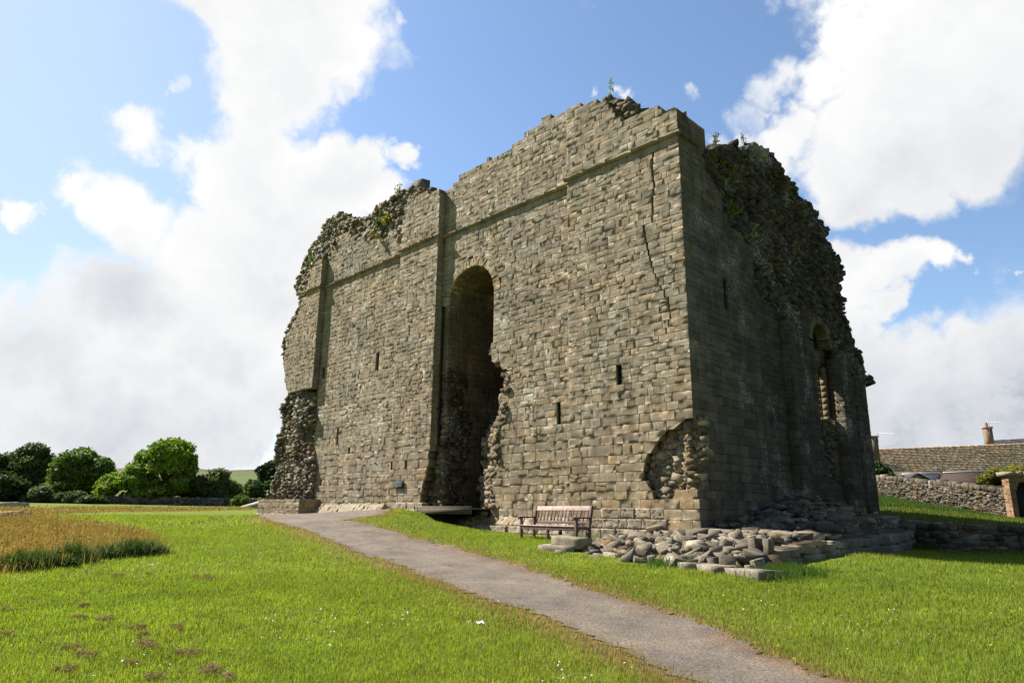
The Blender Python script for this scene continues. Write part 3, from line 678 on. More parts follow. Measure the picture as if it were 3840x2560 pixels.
# --- thickness of the walls, other two walls (behind, mostly unseen)
FIN = Frame((0, .55 + PJ, 0), (1, 0, 0), (0, -1, 0))
body1 = [(-24.6, 1), (-24.4, zl), (-24.3, 9.5), (-22.6, 12.4), (XL, 13.3), (-17, 14.), (-14.2, 13.8), (-12, 14.8), (-11, 14.6), (-8.6, 15.1), (-6, 15.2), (-4.5, 15.4), (-3, 15.2), (-.6, 14.4), (-.6, 1)]
bodyd = [(XM1 - .1 + .1, 1), (XM1, DS - .01), (DX - DR - .3, DS)] + [(DX + (DR + .3) * math.cos(t), DS + (DR + .3) * math.sin(t)) for t in np.linspace(math.pi, 0, 13)] + [(DX + DR + .15, JZ), (jamb[4][0] + .3, jamb[4][1]), (jamb[12][0] + .3, 1)]
slab(bk, FIN, [body1, bodyd], 0, -1.4)
slab(bk, FIN, [body1], -1.75, -2.1) if False else None
slab(bk, FIN, [body1, bodyd], -1.42, -1.9)
SIN = Frame((-.88, 0, 0), (0, 1, 0), (1, 0, 0))
slab(bk, SIN, [[(2.7, 1), (2.7, 11), (6.8, 8.9), (YE - .2, 8.6), (YE - .1, 1)], WIN, [(WY + .75, WB + .1), (WY - .85, WB + .1), (WY - .9, WB - .3), (WY + .75, WB - .3)]], 0, -1.5)
slab(bk, SB, [[(.9, 1), (.9, 11.), (4, 9.), (YB0, 8.4), (YE - .2, 7), (YE - .2, 1)], WIN, WBRK, S_S], -.3, -.5)
bk.box((-7.4, 3., 1), (-6.4, YE - .3, 12.), (.24, .2, .14)); bk.box((-24.5, 11.8, 1), (-2.3, YE, 8.5), (.24, .2, .14)); bk.box((-24.6, 2.9, 1), (-22.4, 11.8, 9), (.24, .2, .14))  # first box: unseen cross wall added to keep sun off the window jambs
bk.build('wall_core', M_MORTAR, keep)
# slit linings and backs, near-black to paint the shade inside
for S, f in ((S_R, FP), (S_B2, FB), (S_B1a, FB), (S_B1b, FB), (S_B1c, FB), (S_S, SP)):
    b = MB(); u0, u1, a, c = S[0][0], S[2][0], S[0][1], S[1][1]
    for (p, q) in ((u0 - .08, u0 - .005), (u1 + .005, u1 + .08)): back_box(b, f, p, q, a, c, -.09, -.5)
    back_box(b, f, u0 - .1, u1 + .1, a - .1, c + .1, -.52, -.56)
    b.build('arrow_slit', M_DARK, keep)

# --- string course
def string(fr, u0, u1, z, name='string_course', colf=stone_col):
    b = MB(); u = u0; prof = [(-.02, -.03), (.06, -.025), (.11, .03), (.12, .075), (.05, .11), (-.02, .13)]
    while u < u1 - .02:
        w = min(RNG.uniform(.5, 1.1), u1 - u); jn = RNG.normal(0, .012); jz = RNG.normal(0, .008); c = colf(0, 13) * .95
        m = 4; V = []; 
        for i in range(m + 1):
            uu = u + .004 + (w - .008) * i / m
            for (n, zz) in prof: V.append(fr.P(uu, z + zz + jz + RNG.normal(0, .006), max(-.02, n + jn + RNG.normal(0, .008)) if n > 0 else n))
        Fc = [(i * 6 + j, i * 6 + j + 1, (i + 1) * 6 + j + 1, (i + 1) * 6 + j) for i in range(m) for j in range(5)] + [tuple(range(6)), tuple(range(m * 6 + 5, m * 6 - 1, -1))]
        b.add(V, Fc, c); u += w
    return b.build(name, M_ASH, keep)
ZS = onY(1557 * K, 303 * K, 0)[2] - .05
string(FP, -23.3, XL + .1, ZS); string(FB, XL, XM0 - .05, ZS); string(FP, XM0 - .1, XM1 + .1, ZS); string(FB, XM1, XR - .05, ZS)
string(FP, XR - .1, .1, ZS); string(SP, -.1, 1.15, ZS, colf=side_col)
# --- plinths
def plinth(name, fr, u0, u1, z0, z1, n0, n1, wm, flat=0.):
    b = MB(); u = u0
    while u < u1 - .02:
        w = float(np.clip(RNG.normal(wm, .1), .2, .9)); w = u1 - u if u1 - u - w < .2 else w
        d = n0 + RNG.normal(0, .012)
        top = [fr.P(u, z1, n1), fr.P(u + w, z1, n1)]; bot = [fr.P(u, z0, d), fr.P(u + w, z0, d)]
        N = np.cross(bot[1] - bot[0], top[0] - bot[0]); N /= np.linalg.norm(N)
        block(b, (bot[0], bot[1], top[1], top[0]), N if N @ fr.n > 0 else -N, np.clip(stone_col(0, 9) * 1.08 + .01, 0, .5), RNG.normal(.02, .015), .3, .02, .05)
        u += w
    b.build(name, M_ASH, keep)
plinth('plinth', FB, XL + .2, XM1 - 3.2, 1.52, 1.95, .42, .02, .36); plinth('plinth', FB, XL + .2, XM1 - 2.4, .9, 1.52, .46, .43, .4)
plinth('plinth', FP, XM1 - 1.9, XM1 - .2, 1.2, 2., .14, .1, .5)
plinth('plinth', FB, -8.9, XR, .98, 1.22, .46, .42, .36); plinth('plinth', FB, -9.3, XR - .2, .7, .98, .66, .64, .45); plinth('plinth', FB, -7.9, XR, 1.22, 1.5, .22, .06, .4)
plinth('plinth', FP, XR, -.05, .8, 1.22, .32, .3, .5); plinth('plinth', FP, XR, -.9, 1.22, 1.5, .14, .12, .5); plinth('plinth', FP, -3.2, -1., 1.5, 1.8, .06, .05, .55)
# proud base of the corner
b = MB(); bkb = MB()
ashlar(b, bkb, Frame((0, -.12, 0), (1, 0, 0), (0, -1, 0)), [[(-1.0, .8), (-1.0, ZC0 - .35), (-.9, ZC0 - .03), (.12, ZC0 - .03), (.12, .8)]], (-1, .12), wmean=.5)
ashlar(b, bkb, Frame((.12, 0, 0), (0, 1, 0), (1, 0, 0)), [rect(-.12, 4.4, .8, ZC0 - .03)], (-.12, 4.4), wmean=.5, colf=side_col)
bo = b.build('plinth', M_ASH, keep); bkb.build('plinth_core', M_MORTAR, bo)
# block base at the left end
b = MB(); bkb = MB()
LBF = Frame((0, -.75, 0), (1, 0, 0), (0, -1, 0)); l0 = onY(970, 1870, -.75)[0]; l1 = onY(1123, 1872, -.75)[0]; zt = onY(1050, 1871, -.75)[2]
ashlar(b, bkb, LBF, [rect(l0, l1, .9, zt)], (l0, l1), wmean=.45, zhi=zt, depth=1.)
ashlar(b, bkb, Frame((l1, -.75, 0), (0, 1, 0), (1, 0, 0)), [rect(0, 1.1, .9, zt)], (0, 1.1), wmean=.4, zhi=zt)
bo = b.build('pilaster_base', M_ASH, keep)
bkb.build('base_core', M_MORTAR, bo)
plinth('plinth', LBF, l0 - .12, l1 + .1, 1.15, 1.52, .16, .05, .42)

# ------------------------------------------------------------------ plaque and footbridge
p0 = onY(1477, 1804, -.06); p1 = onY(1511, 1830, -.06)
pq = thing('plaque', 'small dark slate information plaque fixed low on the castle wall beside the doorway', 'plaque', (p0[0], 0, p1[2]))
b = MB(); b.box((p0[0], -.075, p1[2]), (p1[0] + .02, -.03, p0[2])); pnl = b.build('panel', M_PLAQUE, pq)
W = p1[0] - p0[0]; Hh = p0[2] - p1[2]
for i, n in enumerate((10, 13, 13, 12, 5)):
    b = MB(); zz = p0[2] - Hh * (.16 + .17 * i); u = p0[0] + W * .1
    for k in range(n):
        w = W * RNG.uniform(.035, .085)
        if u + w > p1[0] - W * .08: break
        b.box((u, -.079, zz - Hh * .07), (u + w, -.0745, zz)); u += w + W * .02
    b.build('text_line', M_PLTEXT, pnl)

bl = onY(1572, 1902, -.55); br_ = onY(1768, 1895, -.55)
fb = thing('footbridge', 'short plank footbridge crossing the hollow into the dark castle doorway', 'bridge', (bl[0], -.5, bl[2] - .2))
bz = (bl[2] + br_[2]) / 2
b = MB(); b.box((bl[0], -.6, bz - .26), (br_[0], -.53, bz - .018)); b.build('side_beam', M_OAK, fb)
b = MB(); b.box((bl[0] - .02, -.61, bz - .016), (br_[0] + .02, -.52, bz + .002)); b.build('kerb_rail', M_OAKPALE, fb)
b = MB(); b.box((bl[0], 1.3, bz - .26), (br_[0], 1.37, bz - .02)); b.build('side_beam', M_OAK, fb)
b = MB()
x = bl[0] - .1
while x < br_[0]: b.box((x, -.53, bz - .1), (x + .135, 1.3, bz - .055 + RNG.uniform(-.004, .004))); x += .145
b.build('deck', M_OAK, fb)
tmb = MB(); tmb.box((bl[0] - 1.35, -.62, bz - .32), (bl[0] - .02, -.5, bz - .10)); tmb.build('edging_timber', M_OAKPALE, fb)

# ------------------------------------------------------------------ bench
BL, BH, BD = 2.42, .9, .62
def make_bench():
    p = A([-3.55, -1.75]); rz = math.radians(-7)
    z = float(gz(p[0], p[1])[0])
    t = thing('bench', 'weathered dark wooden slatted bench with armrests standing against the castle wall', 'bench', (p[0], p[1], z))
    M = np.eye(4); M[:3, :3] = rotm(rz); M[:3, 3] = (p[0], p[1], z - .02)
    def part(name, boxes, m=M_WOOD, parent=t, bev=.008):
        b = MB()
        for lo, hi, *R in boxes:
            MM = M
            if R: L = np.eye(4); L[:3, :3] = R[0][0]; L[:3, 3] = R[0][1]; MM = M @ L
            b.box(lo, hi, (.1, .06, .05), MM)
        o = b.build(name, m, parent)
        bv = o.modifiers.new('b', 'BEVEL'); bv.width = bev; bv.segments = 2
        return o
    h = BL / 2; y0 = -BD / 2
    for x in (-h, h - .075): part('leg', [((x, y0, 0), (x + .075, y0 + .075, .62))])
    part('leg', [((-.0375, y0 + .01, 0), (.0375, y0 + .085, .40))])
    tilt = rotm(0, math.radians(-12))
    for x in (-h, h - .075): part('leg', [((x, -.04, 0), (x + .075, .04, .44), (np.eye(3), A([0, BD / 2 - .1, 0]))), ((x, -.04, -.02), (x + .075, .04, .56), (tilt, A([0, BD / 2 - .1, .42])))])
    part('leg', [((-.0375, -.04, 0), (.0375, .04, .40), (np.eye(3), A([0, BD / 2 - .1, 0])))])
    for x in (-h - .01, h - .085):
        part('armrest', [((x, y0 - .08, .62), (x + .095, .08, .665)), ((x, .08, .625), (x + .095, .30, .672)), ((x + .02, y0 - .1, .58), (x + .075, y0 - .03, .62))], bev=.02)
    part('seat_rail', [((-h + .075, y0 + .015, .30), (h - .075, y0 + .055, .40)), ((-h + .02, y0 + .07, .33), (-h + .06, .2, .4)), ((h - .06, y0 + .07, .33), (h - .02, .2, .4)), ((-.02, y0 + .09, .33), (.02, .2, .4))])
    for k in range(5):
        yy = y0 - .01 + k * .107; part('seat_slat', [((-h + .078, yy, .405), (h - .078, yy + .092, .43))], M_WOODTOP if k == 0 else M_WOOD)
    # back: rails and slats tilted together
    L = A([0, BD / 2 - .1, .42])
    part('top_rail', [((-h + .077, -.025, .42), (h - .077, .03, .55), (tilt, L))], M_WOODTOP)
    part('lower_rail', [((-h + .077, -.02, .06), (h - .077, .02, .13), (tilt, L))])
    n = 15
    for k in range(n):
        x = -h + .077 + (BL - .154) * (k + .5) / n; w = .07 if k == n // 2 else .044
        part('back_slat', [((x - w / 2, -.014, .128), (x + w / 2, .012, .422), (tilt, L))], M_WOOD, t, .005)
make_bench()

# ------------------------------------------------------------------ ruined foundation in front of the corner and along the side wall
fnd = thing('ruined_foundation', 'low ruined stone footing of tumbled rubble spreading round the near castle corner', 'ruin', (1, -2, .7))
KA, KB = A([3.6, -3.35, .94]), A([2.85, 8.3, 1.2])
FX0, FX1, FY0, FYK = -1.7, 3.95, -4.5, 8.3
def kx(y): return KA[0] + (KB[0] - KA[0]) * (y - KA[1]) / (KB[1] - KA[1]) if y > KA[1] else 3.85
def kt(y): return float(np.interp(y, [KA[1], KB[1]], [KA[2], KB[2]]))
def ftop(x, y):
    wall = np.interp(y, [-.3, 1, 3.5, 6, 9.5], [1.2, 1.4, 1.9, 2.25, 2.35])
    t = np.clip(x / kx(y), 0, 1)
    side = wall * (1 - t) + kt(y) * t
    fr = np.interp(y, [FY0, -4., -3.2, -1.8, -.4], [.56, .76, .93, 1.02, 1.12]) + .03 * np.clip(x, -2, 3)
    w = np.clip((y + .6) / .9, 0, 1)
    return side * w + fr * (1 - w)
def FG(px, py):
    d = ray(px, py); d = d / np.linalg.norm(d)
    for t in np.arange(12, 32, .02):
        P = CAM + d * t
        if P[2] < ftop(P[0], P[1]): return P
    return P
def foundation():
    xs = np.arange(FX0, FX1 + .01, .12); ys = np.arange(FY0, FYK, .12); X, Y = np.meshgrid(xs, ys)
    Z = np.vectorize(ftop)(X, Y); st = .17
    Zq = np.where(Y > -.2, np.round(Z / st) * st * .7 + Z * .3, Z) - .09 + (n2(X.ravel(), Y.ravel(), 2.5, 4).reshape(X.shape) - .5) * .16
    edge = (X < FX0 + .1) | (Y < FY0 + .1) | (X > np.vectorize(kx)(Y) - .05); Zq[edge] = .3
    V = np.stack([X.ravel(), Y.ravel(), Zq.ravel()], 1); i = np.arange(X.size).reshape(X.shape)
    Fc = np.stack([i[:-1, :-1], i[:-1, 1:], i[1:, 1:], i[1:, :-1]], -1).reshape(-1, 4); c = V[Fc].mean(1)
    cm = c[:, 0] < -.3; keepf = ~((c[:, 0] < -.1) & (c[:, 1] > -.05)) & ~((c[:, 0] < -1.9))
    Fc = Fc[keepf]; c = c[keepf]; t = n2(c[:, 0], c[:, 1], 3, 8)[:, None]
    mesh_np('earth_fill', V, Fc, A([.13, .095, .055]) * t + A([.06, .048, .032]) * (1 - t), M_MORTAR, fnd, True)
    small = MB(); big = []
    y = FY0 + .15
    while y < FYK - .1:
        x = FX0 + .1
        while x < kx(y) - .52:
            s = float(np.clip(RNG.lognormal(math.log(.165), .45), .08, .4)) * (1.0 if y < -.3 else 1.35)
            px, py = x + RNG.normal(0, .06), y + RNG.normal(0, .06)
            if not (px < .15 and py > -.35) and not (px < -.2 and py > -1.5 + .3 * RNG.random()):
                z = float(ftop(px, py)); 
                if py > -.2: z = round(z / .17) * .17 * .7 + z * .3
                z += RNG.normal(-.02, .04) - .11 * np.clip(px / kx(py), 0, 1) ** 3; flatness = RNG.uniform(.35, .7) if py < -.3 else RNG.uniform(.3, .5)
                d = (s * RNG.uniform(1., 1.5), s * RNG.uniform(.7, 1.1), s * flatness)
                big.append((py - px * .4 + RNG.normal(0, .8), A([px, py, z]), d, rotm(RNG.normal(0, .5), RNG.normal(0, .15 if py > -.3 else .32), RNG.normal(0, .15 if py > -.3 else .3))))
            x += s * (1.2 if y < -.3 else 1.)
        y += .17
    big.sort(key=lambda q: q[0])
    for k, (_, P, d, R) in enumerate(big):
        if k < 55:
            m = MB(); stone(m, P, tuple(v * 1.12 for v in d), R, rub_col(.88)); o = m.build('stone', M_RUB, fnd)
            bv = o.modifiers.new('b', 'BEVEL'); bv.width = .007; bv.segments = 1
        else: stone(small, P, d, R, rub_col(.85))
    o = small.build('rubble_stones', M_RUB, fnd); o['kind'] = 'stuff'
    # large cut blocks
    def slabstone(P, d, rz, c=1.25, wob=1.):
        m = MB(); M = np.eye(4); M[:3, :3] = rotm(rz, RNG.normal(0, .03), RNG.normal(0, .03)); M[:3, 3] = P
        V = []; n = 5
        bm = bmesh.new(); bmesh.ops.create_cube(bm, size=1); bmesh.ops.subdivide_edges(bm, edges=bm.edges[:], cuts=3, use_grid_fill=True)
        V = A([v.co[:] for v in bm.verts]); bm.verts.index_update(); Fc = [[v.index for v in f.verts] for f in bm.faces]; bm.free()
        r = np.abs(V).max(1); l = np.linalg.norm(V, axis=1); V = V * (1 - .07 * wob * np.clip(l / .866 - .55, 0, 1)[:, None] * 1.2)
        V = V * A(d); V = V + (fbm(V * 4 + P * 3, 2) - .5)[:, None] * A([.06, .06, .05]) * 1.1 * wob
        m.add(V @ M[:3, :3].T + P, Fc, rub_col(1.) * .3 + A([.255, .23, .18]) * c * .7); return m.build('block', M_RUB, fnd)
    def fp_(px, py, z): return onZ(px * K, py * K, z)
    zq = lambda x, y: (1900 + x / 2.2189, 1850 + y / 2.2189)
    p = FG(*zq(440, 490)); slabstone(A([p[0], p[1] + .05, .74]), (1.0, .5, .32), .1, 1., .7); slabstone(A([p[0] + .26, p[1] + .14, .97]), (.92, .46, .24), -.08, 1.1, .7)
    # slabs of the bottom course on the lawn
    for x0, y0, x1, y1, z in ((1330, 625, 1535, 665, .6), (1535, 650, 1785, 695, .59), (1785, 690, 2165, 745, .57)):
        P0 = onZ(*zq(x0, y0), z - .05); P1 = onZ(*zq(x1, y1), z - .05); c = (P0 + P1) / 2; L = np.linalg.norm((P1 - P0)[:2])
        slabstone(A([c[0], c[1] + .26, z - .01]), (L * .99, .6, .27), math.atan2(P1[1] - P0[1], P1[0] - P0[0]), 1.1)
    for (x, y, w, h) in ((1240, 330, 100, 80), (1490, 395, 130, 60), (1590, 365, 100, 80), (1400, 345, 110, 40), (1510, 350, 80, 30), (1130, 390, 150, 60), (860, 420, 110, 60), (1830, 450, 90, 110), (2000, 410, 80, 60), (2090, 450, 110, 120), (2180, 460, 60, 120), (2240, 390, 100, 40), (1950, 470, 80, 70), (1860, 485, 80, 60), (1750, 480, 90, 60), (1840, 590, 100, 110),
                         (1740, 585, 90, 90), (1650, 565, 90, 70), (1560, 585, 80, 60), (1480, 560, 90, 60), (1210, 570, 60, 90), (1120, 580, 130, 70), (2095, 610, 90, 110), (2080, 525, 160, 70), (1960, 545, 100, 50), (2030, 625, 60, 40), (1340, 555, 60, 50), (1370, 485, 60, 40), (1480, 485, 60, 50), (1080, 510, 70, 50), (1000, 515, 60, 60), (930, 530, 70, 40), (740, 495, 80, 50), (830, 485, 80, 40), (670, 485, 60, 50), (660, 445, 70, 40), (910, 405, 60, 40)):
        P = FG(*zq(x, y)); m = MB(); k = np.linalg.norm(P - CAM) / F_PX / 2.2189; big_ = 1.3 if x < 1600 and y < 400 else 1.; W, Hh = w * k * 1.1 * big_, h * k * .95 * big_
        stone(m, P + A([0, 0, .1 * Hh]), (W, max(W * .75, .18), Hh), rotm(math.atan2(ur[1], ur[0]) + RNG.normal(0, .3), RNG.normal(0, .12), RNG.normal(0, .15)), rub_col(.9) * .4 + A([.165, .152, .126]) * .6)
        o = m.build('stone', M_RUB, fnd); bv = o.modifiers.new('b', 'BEVEL'); bv.width = .008; bv.segments = 1
    # wall-foot blocks along the castle side
    x = .3
    for w in (.45, .5, .9, .7):
        slabstone(A([x + w / 2, -.25 + RNG.normal(0, .03), 1.12]), (w * .97, .4, .3), 0); x += w
    # kerb wall: cut blocks in two courses
    y = KA[1]; ang = math.atan2(-(KB[0] - KA[0]), KB[1] - KA[1])
    while y < FYK:
        w = RNG.uniform(.75, 1.3); ym = y + w / 2; t = kt(ym); X_ = kx(ym) - .21; b_ = float(gz(kx(ym), ym)[0]) - .1; m = (t + b_) / 2 + .03
        slabstone(A([X_ + RNG.normal(0, .012), ym, (t + m) / 2]), (.42, w * .995, t - m), ang, .8, .4)
        slabstone(A([X_ + .03 + RNG.normal(0, .012), ym + .2, (m + b_) / 2]), (.42, w * .99, m - b_), ang, .72, .4)
        y += w
foundation()

# ------------------------------------------------------------------ low wall and bank behind the foundation, dry-stone wall, gateway
def dry_wall(name, label, P0, P1, h0, h1, thick, size, cope=True, top=None, dark=1., cat='wall', courses=None):
    P0, P1 = A(P0, float), A(P1, float); d = P1 - P0; L = np.hypot(d[0], d[1]); u = A([d[0] / L, d[1] / L, 0]); nrm = A([u[1], -u[0], 0])
    t = thing(name, label, cat, P0); mb = MB(); bkm = MB(); cp = MB()
    zb = lambda s: P0[2] + d[2] * s / L
    hh = lambda s: h0 + (h1 - h0) * s / L
    ang = math.atan2(u[1], u[0])
    n = max(4, int(L / 1.)); M = 0
    for i in range(n):
        s0, s1 = L * i / n, L * (i + 1) / n; z0, z1 = zb((s0 + s1) / 2) - .5, zb((s0 + s1) / 2) + hh((s0 + s1) / 2) - .04
        c = P0 + u * s0; V = [A([*(c + u * a + nrm * w)[:2], z]) for w in (-thick / 2 + .08, thick / 2 - .08) for z in (z0, z1) for a in (0, s1 - s0)]
        bkm.add(V, [(0, 1, 3, 2), (5, 4, 6, 7), (4, 0, 2, 6), (1, 5, 7, 3), (2, 3, 7, 6), (4, 5, 1, 0)], (.06, .055, .045))
    for side in (1, -1):
        v = 0.; H = max(h0, h1)
        while v < H:
            dv = size * RNG.uniform(.4, .7); s = 0
            while s < L:
                w = size * float(np.clip(RNG.lognormal(.1, .4), .5, 2.4))
                if v < hh(s) - .05:
                    P = P0 + u * (s + w / 2) + nrm * side * (thick / 2 - .1 + RNG.normal(0, .02)); P[2] = zb(s) + v + dv / 2
                    stone(mb, P, (w * 1.12, .28, dv * 1.12), rotm(ang + RNG.normal(0, .05), RNG.normal(0, .05), RNG.normal(0, .05)), rub_col(dark))
                s += w * .96
            v += dv * .93
    if cope:
        s = 0
        while s < L:
            w = RNG.uniform(.24, .4); P = P0 + u * (s + w / 2); P[2] = zb(s) + hh(s) + .12; hgt = RNG.uniform(.3, .5)
            stone(cp, P, (w * .92, thick * .95, hgt), rotm(ang + RNG.normal(0, .15), 0, RNG.normal(0, .12)), rub_col(dark * 1.1)); s += w
        cp.build('coping', M_DRY, t)
    bkm.build('wall_core', M_MORTAR, t); mb.build('stonework', M_DRY, t)
    return t
WA = atD(3285, 1866, 48); WBp = atD(3803, 1966, 34.5)
dry_wall('dry_stone_wall', 'sunlit dry stone boundary wall with upright coping stones climbing the bank behind the castle', WA, WBp, 1.3, 1.5, .55, .25, True, None, .54)
lw0 = A([3.0, 8.45, .62]); lw1 = A([14., 8.1, .5])
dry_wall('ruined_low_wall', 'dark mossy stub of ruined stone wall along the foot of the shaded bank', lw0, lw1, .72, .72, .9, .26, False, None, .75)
# bank stones behind (shaded, tumbled)
bs = MB()
for k in range(420):
    x = RNG.uniform(-.4, 9); y = RNG.uniform(FYK + .2, FYK + 4.5); z = float(gz(x, y)[0]); s = RNG.uniform(.15, .45)
    if x < .2 and y < YE: continue
    if y > FYK + .3 + 4 * (1 - x / 9): continue
    stone(bs, A([x, y, z + .03]), (s * 1.3, s, s * .5), rotm(RNG.uniform(0, 6), RNG.normal(0, .2), RNG.normal(0, .2)), rub_col(.8))
o = bs.build('bank_rubble', M_RUB, None); tag(o, 'scattered grey rubble lying on the shaded grass bank behind the low wall', 'rubble', kind='stuff')

def gateway():
    c0 = atD(3806, 1948, 33.5); t = thing('gateway', 'reddish stone garden gateway with dark round-headed opening at the right edge', 'gateway', c0)
    u = CR.copy(); u[2] = 0; u /= np.linalg.norm(u); n = -A([-u[1], u[0], 0]); n = n if n @ (CAM - c0) > 0 else -n
    ht = 165 / F_PX * 33.5
    fr = Frame(c0, u, n); zb = 0
    L = [(0, -.4), (0, ht), (3.6, ht + .15), (3.6, -.4)]
    cxa, r, zs = .27 + .62, .62, ht - .25 - .62
    hole = [(cxa - r, -.5), (cxa - r, zs)] + [(cxa + r * math.cos(a), zs + r * math.sin(a)) for a in np.linspace(math.pi, 0, 12)] + [(cxa + r, -.5)]
    mb, bkm = MB(), MB(); global COURSES
    keepc = COURSES; COURSES = list(np.arange(-.4, ht + .4, .2))
    red = lambda x, z: np.clip(stone_col(x, z) * A([1., .8, .68]) * .9, .02, .5)
    ashlar(mb, bkm, fr, [L, hole], (0, 3.6, cxa - r, cxa + r), wmean=.4, colf=red, depth=.5)
    ashlar(mb, None, Frame(c0, -n, -u), [rect(-.0, .5, -.4, ht)], (0, .5), wmean=.3, colf=red)
    COURSES = keepc
    mb.build('stonework', M_ASH, t); bkm.build('wall_core', M_MORTAR, t)
    cp = MB(); s = -.1
    while s < 3.6: w = RNG.uniform(.3, .5); stone(cp, fr.P(s + w / 2, ht + .06, -.25), (w * 1.1, .75, .2), rotm(math.atan2(u[1], u[0])), rub_col(1.7)); s += w
    cp.build('coping', M_DRY, t)
    dk = MB(); dk.box((cxa - r - .2, -.06, -.4), (cxa + r + .2, 0, ht - .2), (.1, .1, .1), np.block([[np.stack([u, n, A([0, 0, 1.])], 1), (c0 - n * .5)[:, None]], [A([[0, 0, 0, 1.]])]])); dk.build('opening_shade_panel', M_DARK, t)  # dark sheet behind the arch paints the opening's shade
gateway()

# ------------------------------------------------------------------ houses
def roof_mat():
    m, nt, b = mat('stone_slate_roof', .9, .15); at = nd(nt, 'ShaderNodeAttribute', attribute_name='Col'); co = coord(nt)
    n = noise(nt, co, 3, 5, .7); r = ramp(nt, [(.3, (.7, .7, .7)), (.7, (1.3, 1.28, 1.2))]); nt.links.new(n, r.inputs[0])
    nt.links.new(mixc(nt, at.outputs['Color'], r.outputs[0], 1., 'MULTIPLY'), b.inputs['Base Color']); bump(nt, b, n, .4, .05); return m
M_ROOF = roof_mat()
def slate_roof(mb, R0, R1, E0, E1, rows, palette, wmean=.5):
    """courses of stone slates between the ridge R0-R1 and the eave E0-E1"""
    R0, R1, E0, E1 = [A(p, float) for p in (R0, R1, E0, E1)]
    N = np.cross(R1 - R0, E0 - R0); N /= np.linalg.norm(N); N = N if N[2] > 0 else -N
    for i in range(rows):
        a, b = i / rows, (i + 1.25) / rows; s = 0; L = np.linalg.norm(R1 - R0)
        while s < L:
            w = RNG.uniform(.6, 1.5) * wmean; e = min(s + w, L)
            q = lambda ss, t: (R0 + (R1 - R0) * ss / L) * (1 - t) + (E0 + (E1 - E0) * ss / L) * t
            lift0, lift1 = .01, .075 + RNG.normal(0, .008)
            V = [q(s + .01, a) + N * lift0, q(e - .01, a) + N * lift0, q(e - .01, b) + N * lift1, q(s + .01, b) + N * lift1]
            V += [V[2] - N * .07, V[3] - N * .07]
            mb.add(V, [(0, 1, 2, 3), (3, 2, 4, 5)], A(palette[RNG.integers(len(palette))]) * RNG.uniform(.8, 1.2)); s = e
STP = [(.43, .30, .185), (.49, .36, .22), (.36, .26, .165), (.54, .42, .27), (.5, .31, .18), (.4, .32, .21)]
def house(name, label, ridge, eave, depth, rows, pal, M_r, walls=(.25, .22, .17), height=4.):
    (r0, r1), (e0, e1) = ridge, eave
    t = thing(name, label, 'house', (e0[0], e0[1], e0[2] - height))
    mb = MB(); slate_roof(mb, r0, r1, e0, e1, rows, pal)
    off = (r0 - e0); back0, back1 = r0 + A([off[0], off[1], -off[2]]), r1 + A([off[0], off[1], -off[2]])
    slate_roof(mb, r0, r1, back0, back1, rows, pal)
    rf = mb.build('roof', M_r, t)
    w = MB(); dn = A([0, 0, height + 1.5]); up = A([0, 0, .12]); sh = .93
    inn = lambda p, r: r + (p - r) * sh
    a0, a1, b0, b1 = inn(e0, r0) - up * 0, inn(e1, r1), inn(back0, r0), inn(back1, r1)
    V = [a0 - dn, a1 - dn, b1 - dn, b0 - dn, a0 - up, a1 - up, b1 - up, b0 - up, r0 - up, r1 - up]
    w.add(V, [(0, 1, 5, 4), (2, 3, 7, 6), (1, 2, 6, 9, 5), (3, 0, 4, 8, 7)], walls)
    w.build('wall', M_DRY, t)
    return t, rf
def chimney(parent, c, w, d, h, u, pots=1, aerial=True):
    n = A([-u[1], u[0], 0]); R = np.eye(4); R[:3, :3] = np.stack([u, n, A([0, 0, 1.])], 1); R[:3, 3] = c
    b = MB(); b.box((-w / 2, -d / 2, -.9), (w / 2, d / 2, h), (.2, .165, .12), R); b.box((-w / 2 - .07, -d / 2 - .07, h), (w / 2 + .07, d / 2 + .07, h + .14), (.27, .22, .16), R)
    ch = b.build('chimney', M_DRY, parent)
    bm = bmesh.new(); bmesh.ops.create_cone(bm, cap_ends=True, segments=12, radius1=.17, radius2=.13, depth=.45)
    me = bpy.data.meshes.new('chimney_pot'); bm.to_mesh(me); bm.free(); me.materials.append(M_TERRA)
    if pots:
        o = bpy.data.objects.new('chimney_pot', me); COL.objects.link(o); P = c + A([0, 0, h + .34]) - u * w * .1; o.location = P; o.parent = ch; o.matrix_parent_inverse = Matrix.Identity(4)
    return ch
def aerial(label, base, h, u, l):
    t = thing('tv_aerial', label, 'aerial', base)
    b = MB(); b.box((base[0] - .018, base[1] - .018, base[2]), (base[0] + .018, base[1] + .018, base[2] + h)); b.build('mast', M_METAL, t)
    n = A([-u[1], u[0], 0]); R = np.eye(4); R[:3, :3] = np.stack([u, n, A([0, 0, 1.])], 1); R[:3, 3] = base + A([0, 0, h * .78])
    b = MB(); b.box((-.1, -.015, -.015), (l, .015, .015), (.5, .5, .5), R)
    for k in range(9): b.box((l * (k + .5) / 9, -.2, -.012), (l * (k + .5) / 9 + .025, .2, .035), (.5, .5, .5), R)
    b.build('boom', M_WHITE, t)
z7 = lambda x, y: (3100 + x / 2.24, 1500 + y / 2.24)
D7 = 62.
ufw = A([CF[0], CF[1], 0]); ufw /= np.linalg.norm(ufw)
rl, rr = atD(*z7(330, 412), D7), atD(*z7(1900, 352), D7 + 2)
el = atD(*z7(330, 600), D7 - 3.6); er = atD(*z7(1900, 585), D7 - 1.6)
h1, _ = house('stone_roofed_house', 'long low house with mossy stone slate roof behind the dry stone wall', (rl, rr), (el, er), 7, 15, STP, M_ROOF)
uu = rr - rl; uu[2] = 0; uu /= np.linalg.norm(uu)
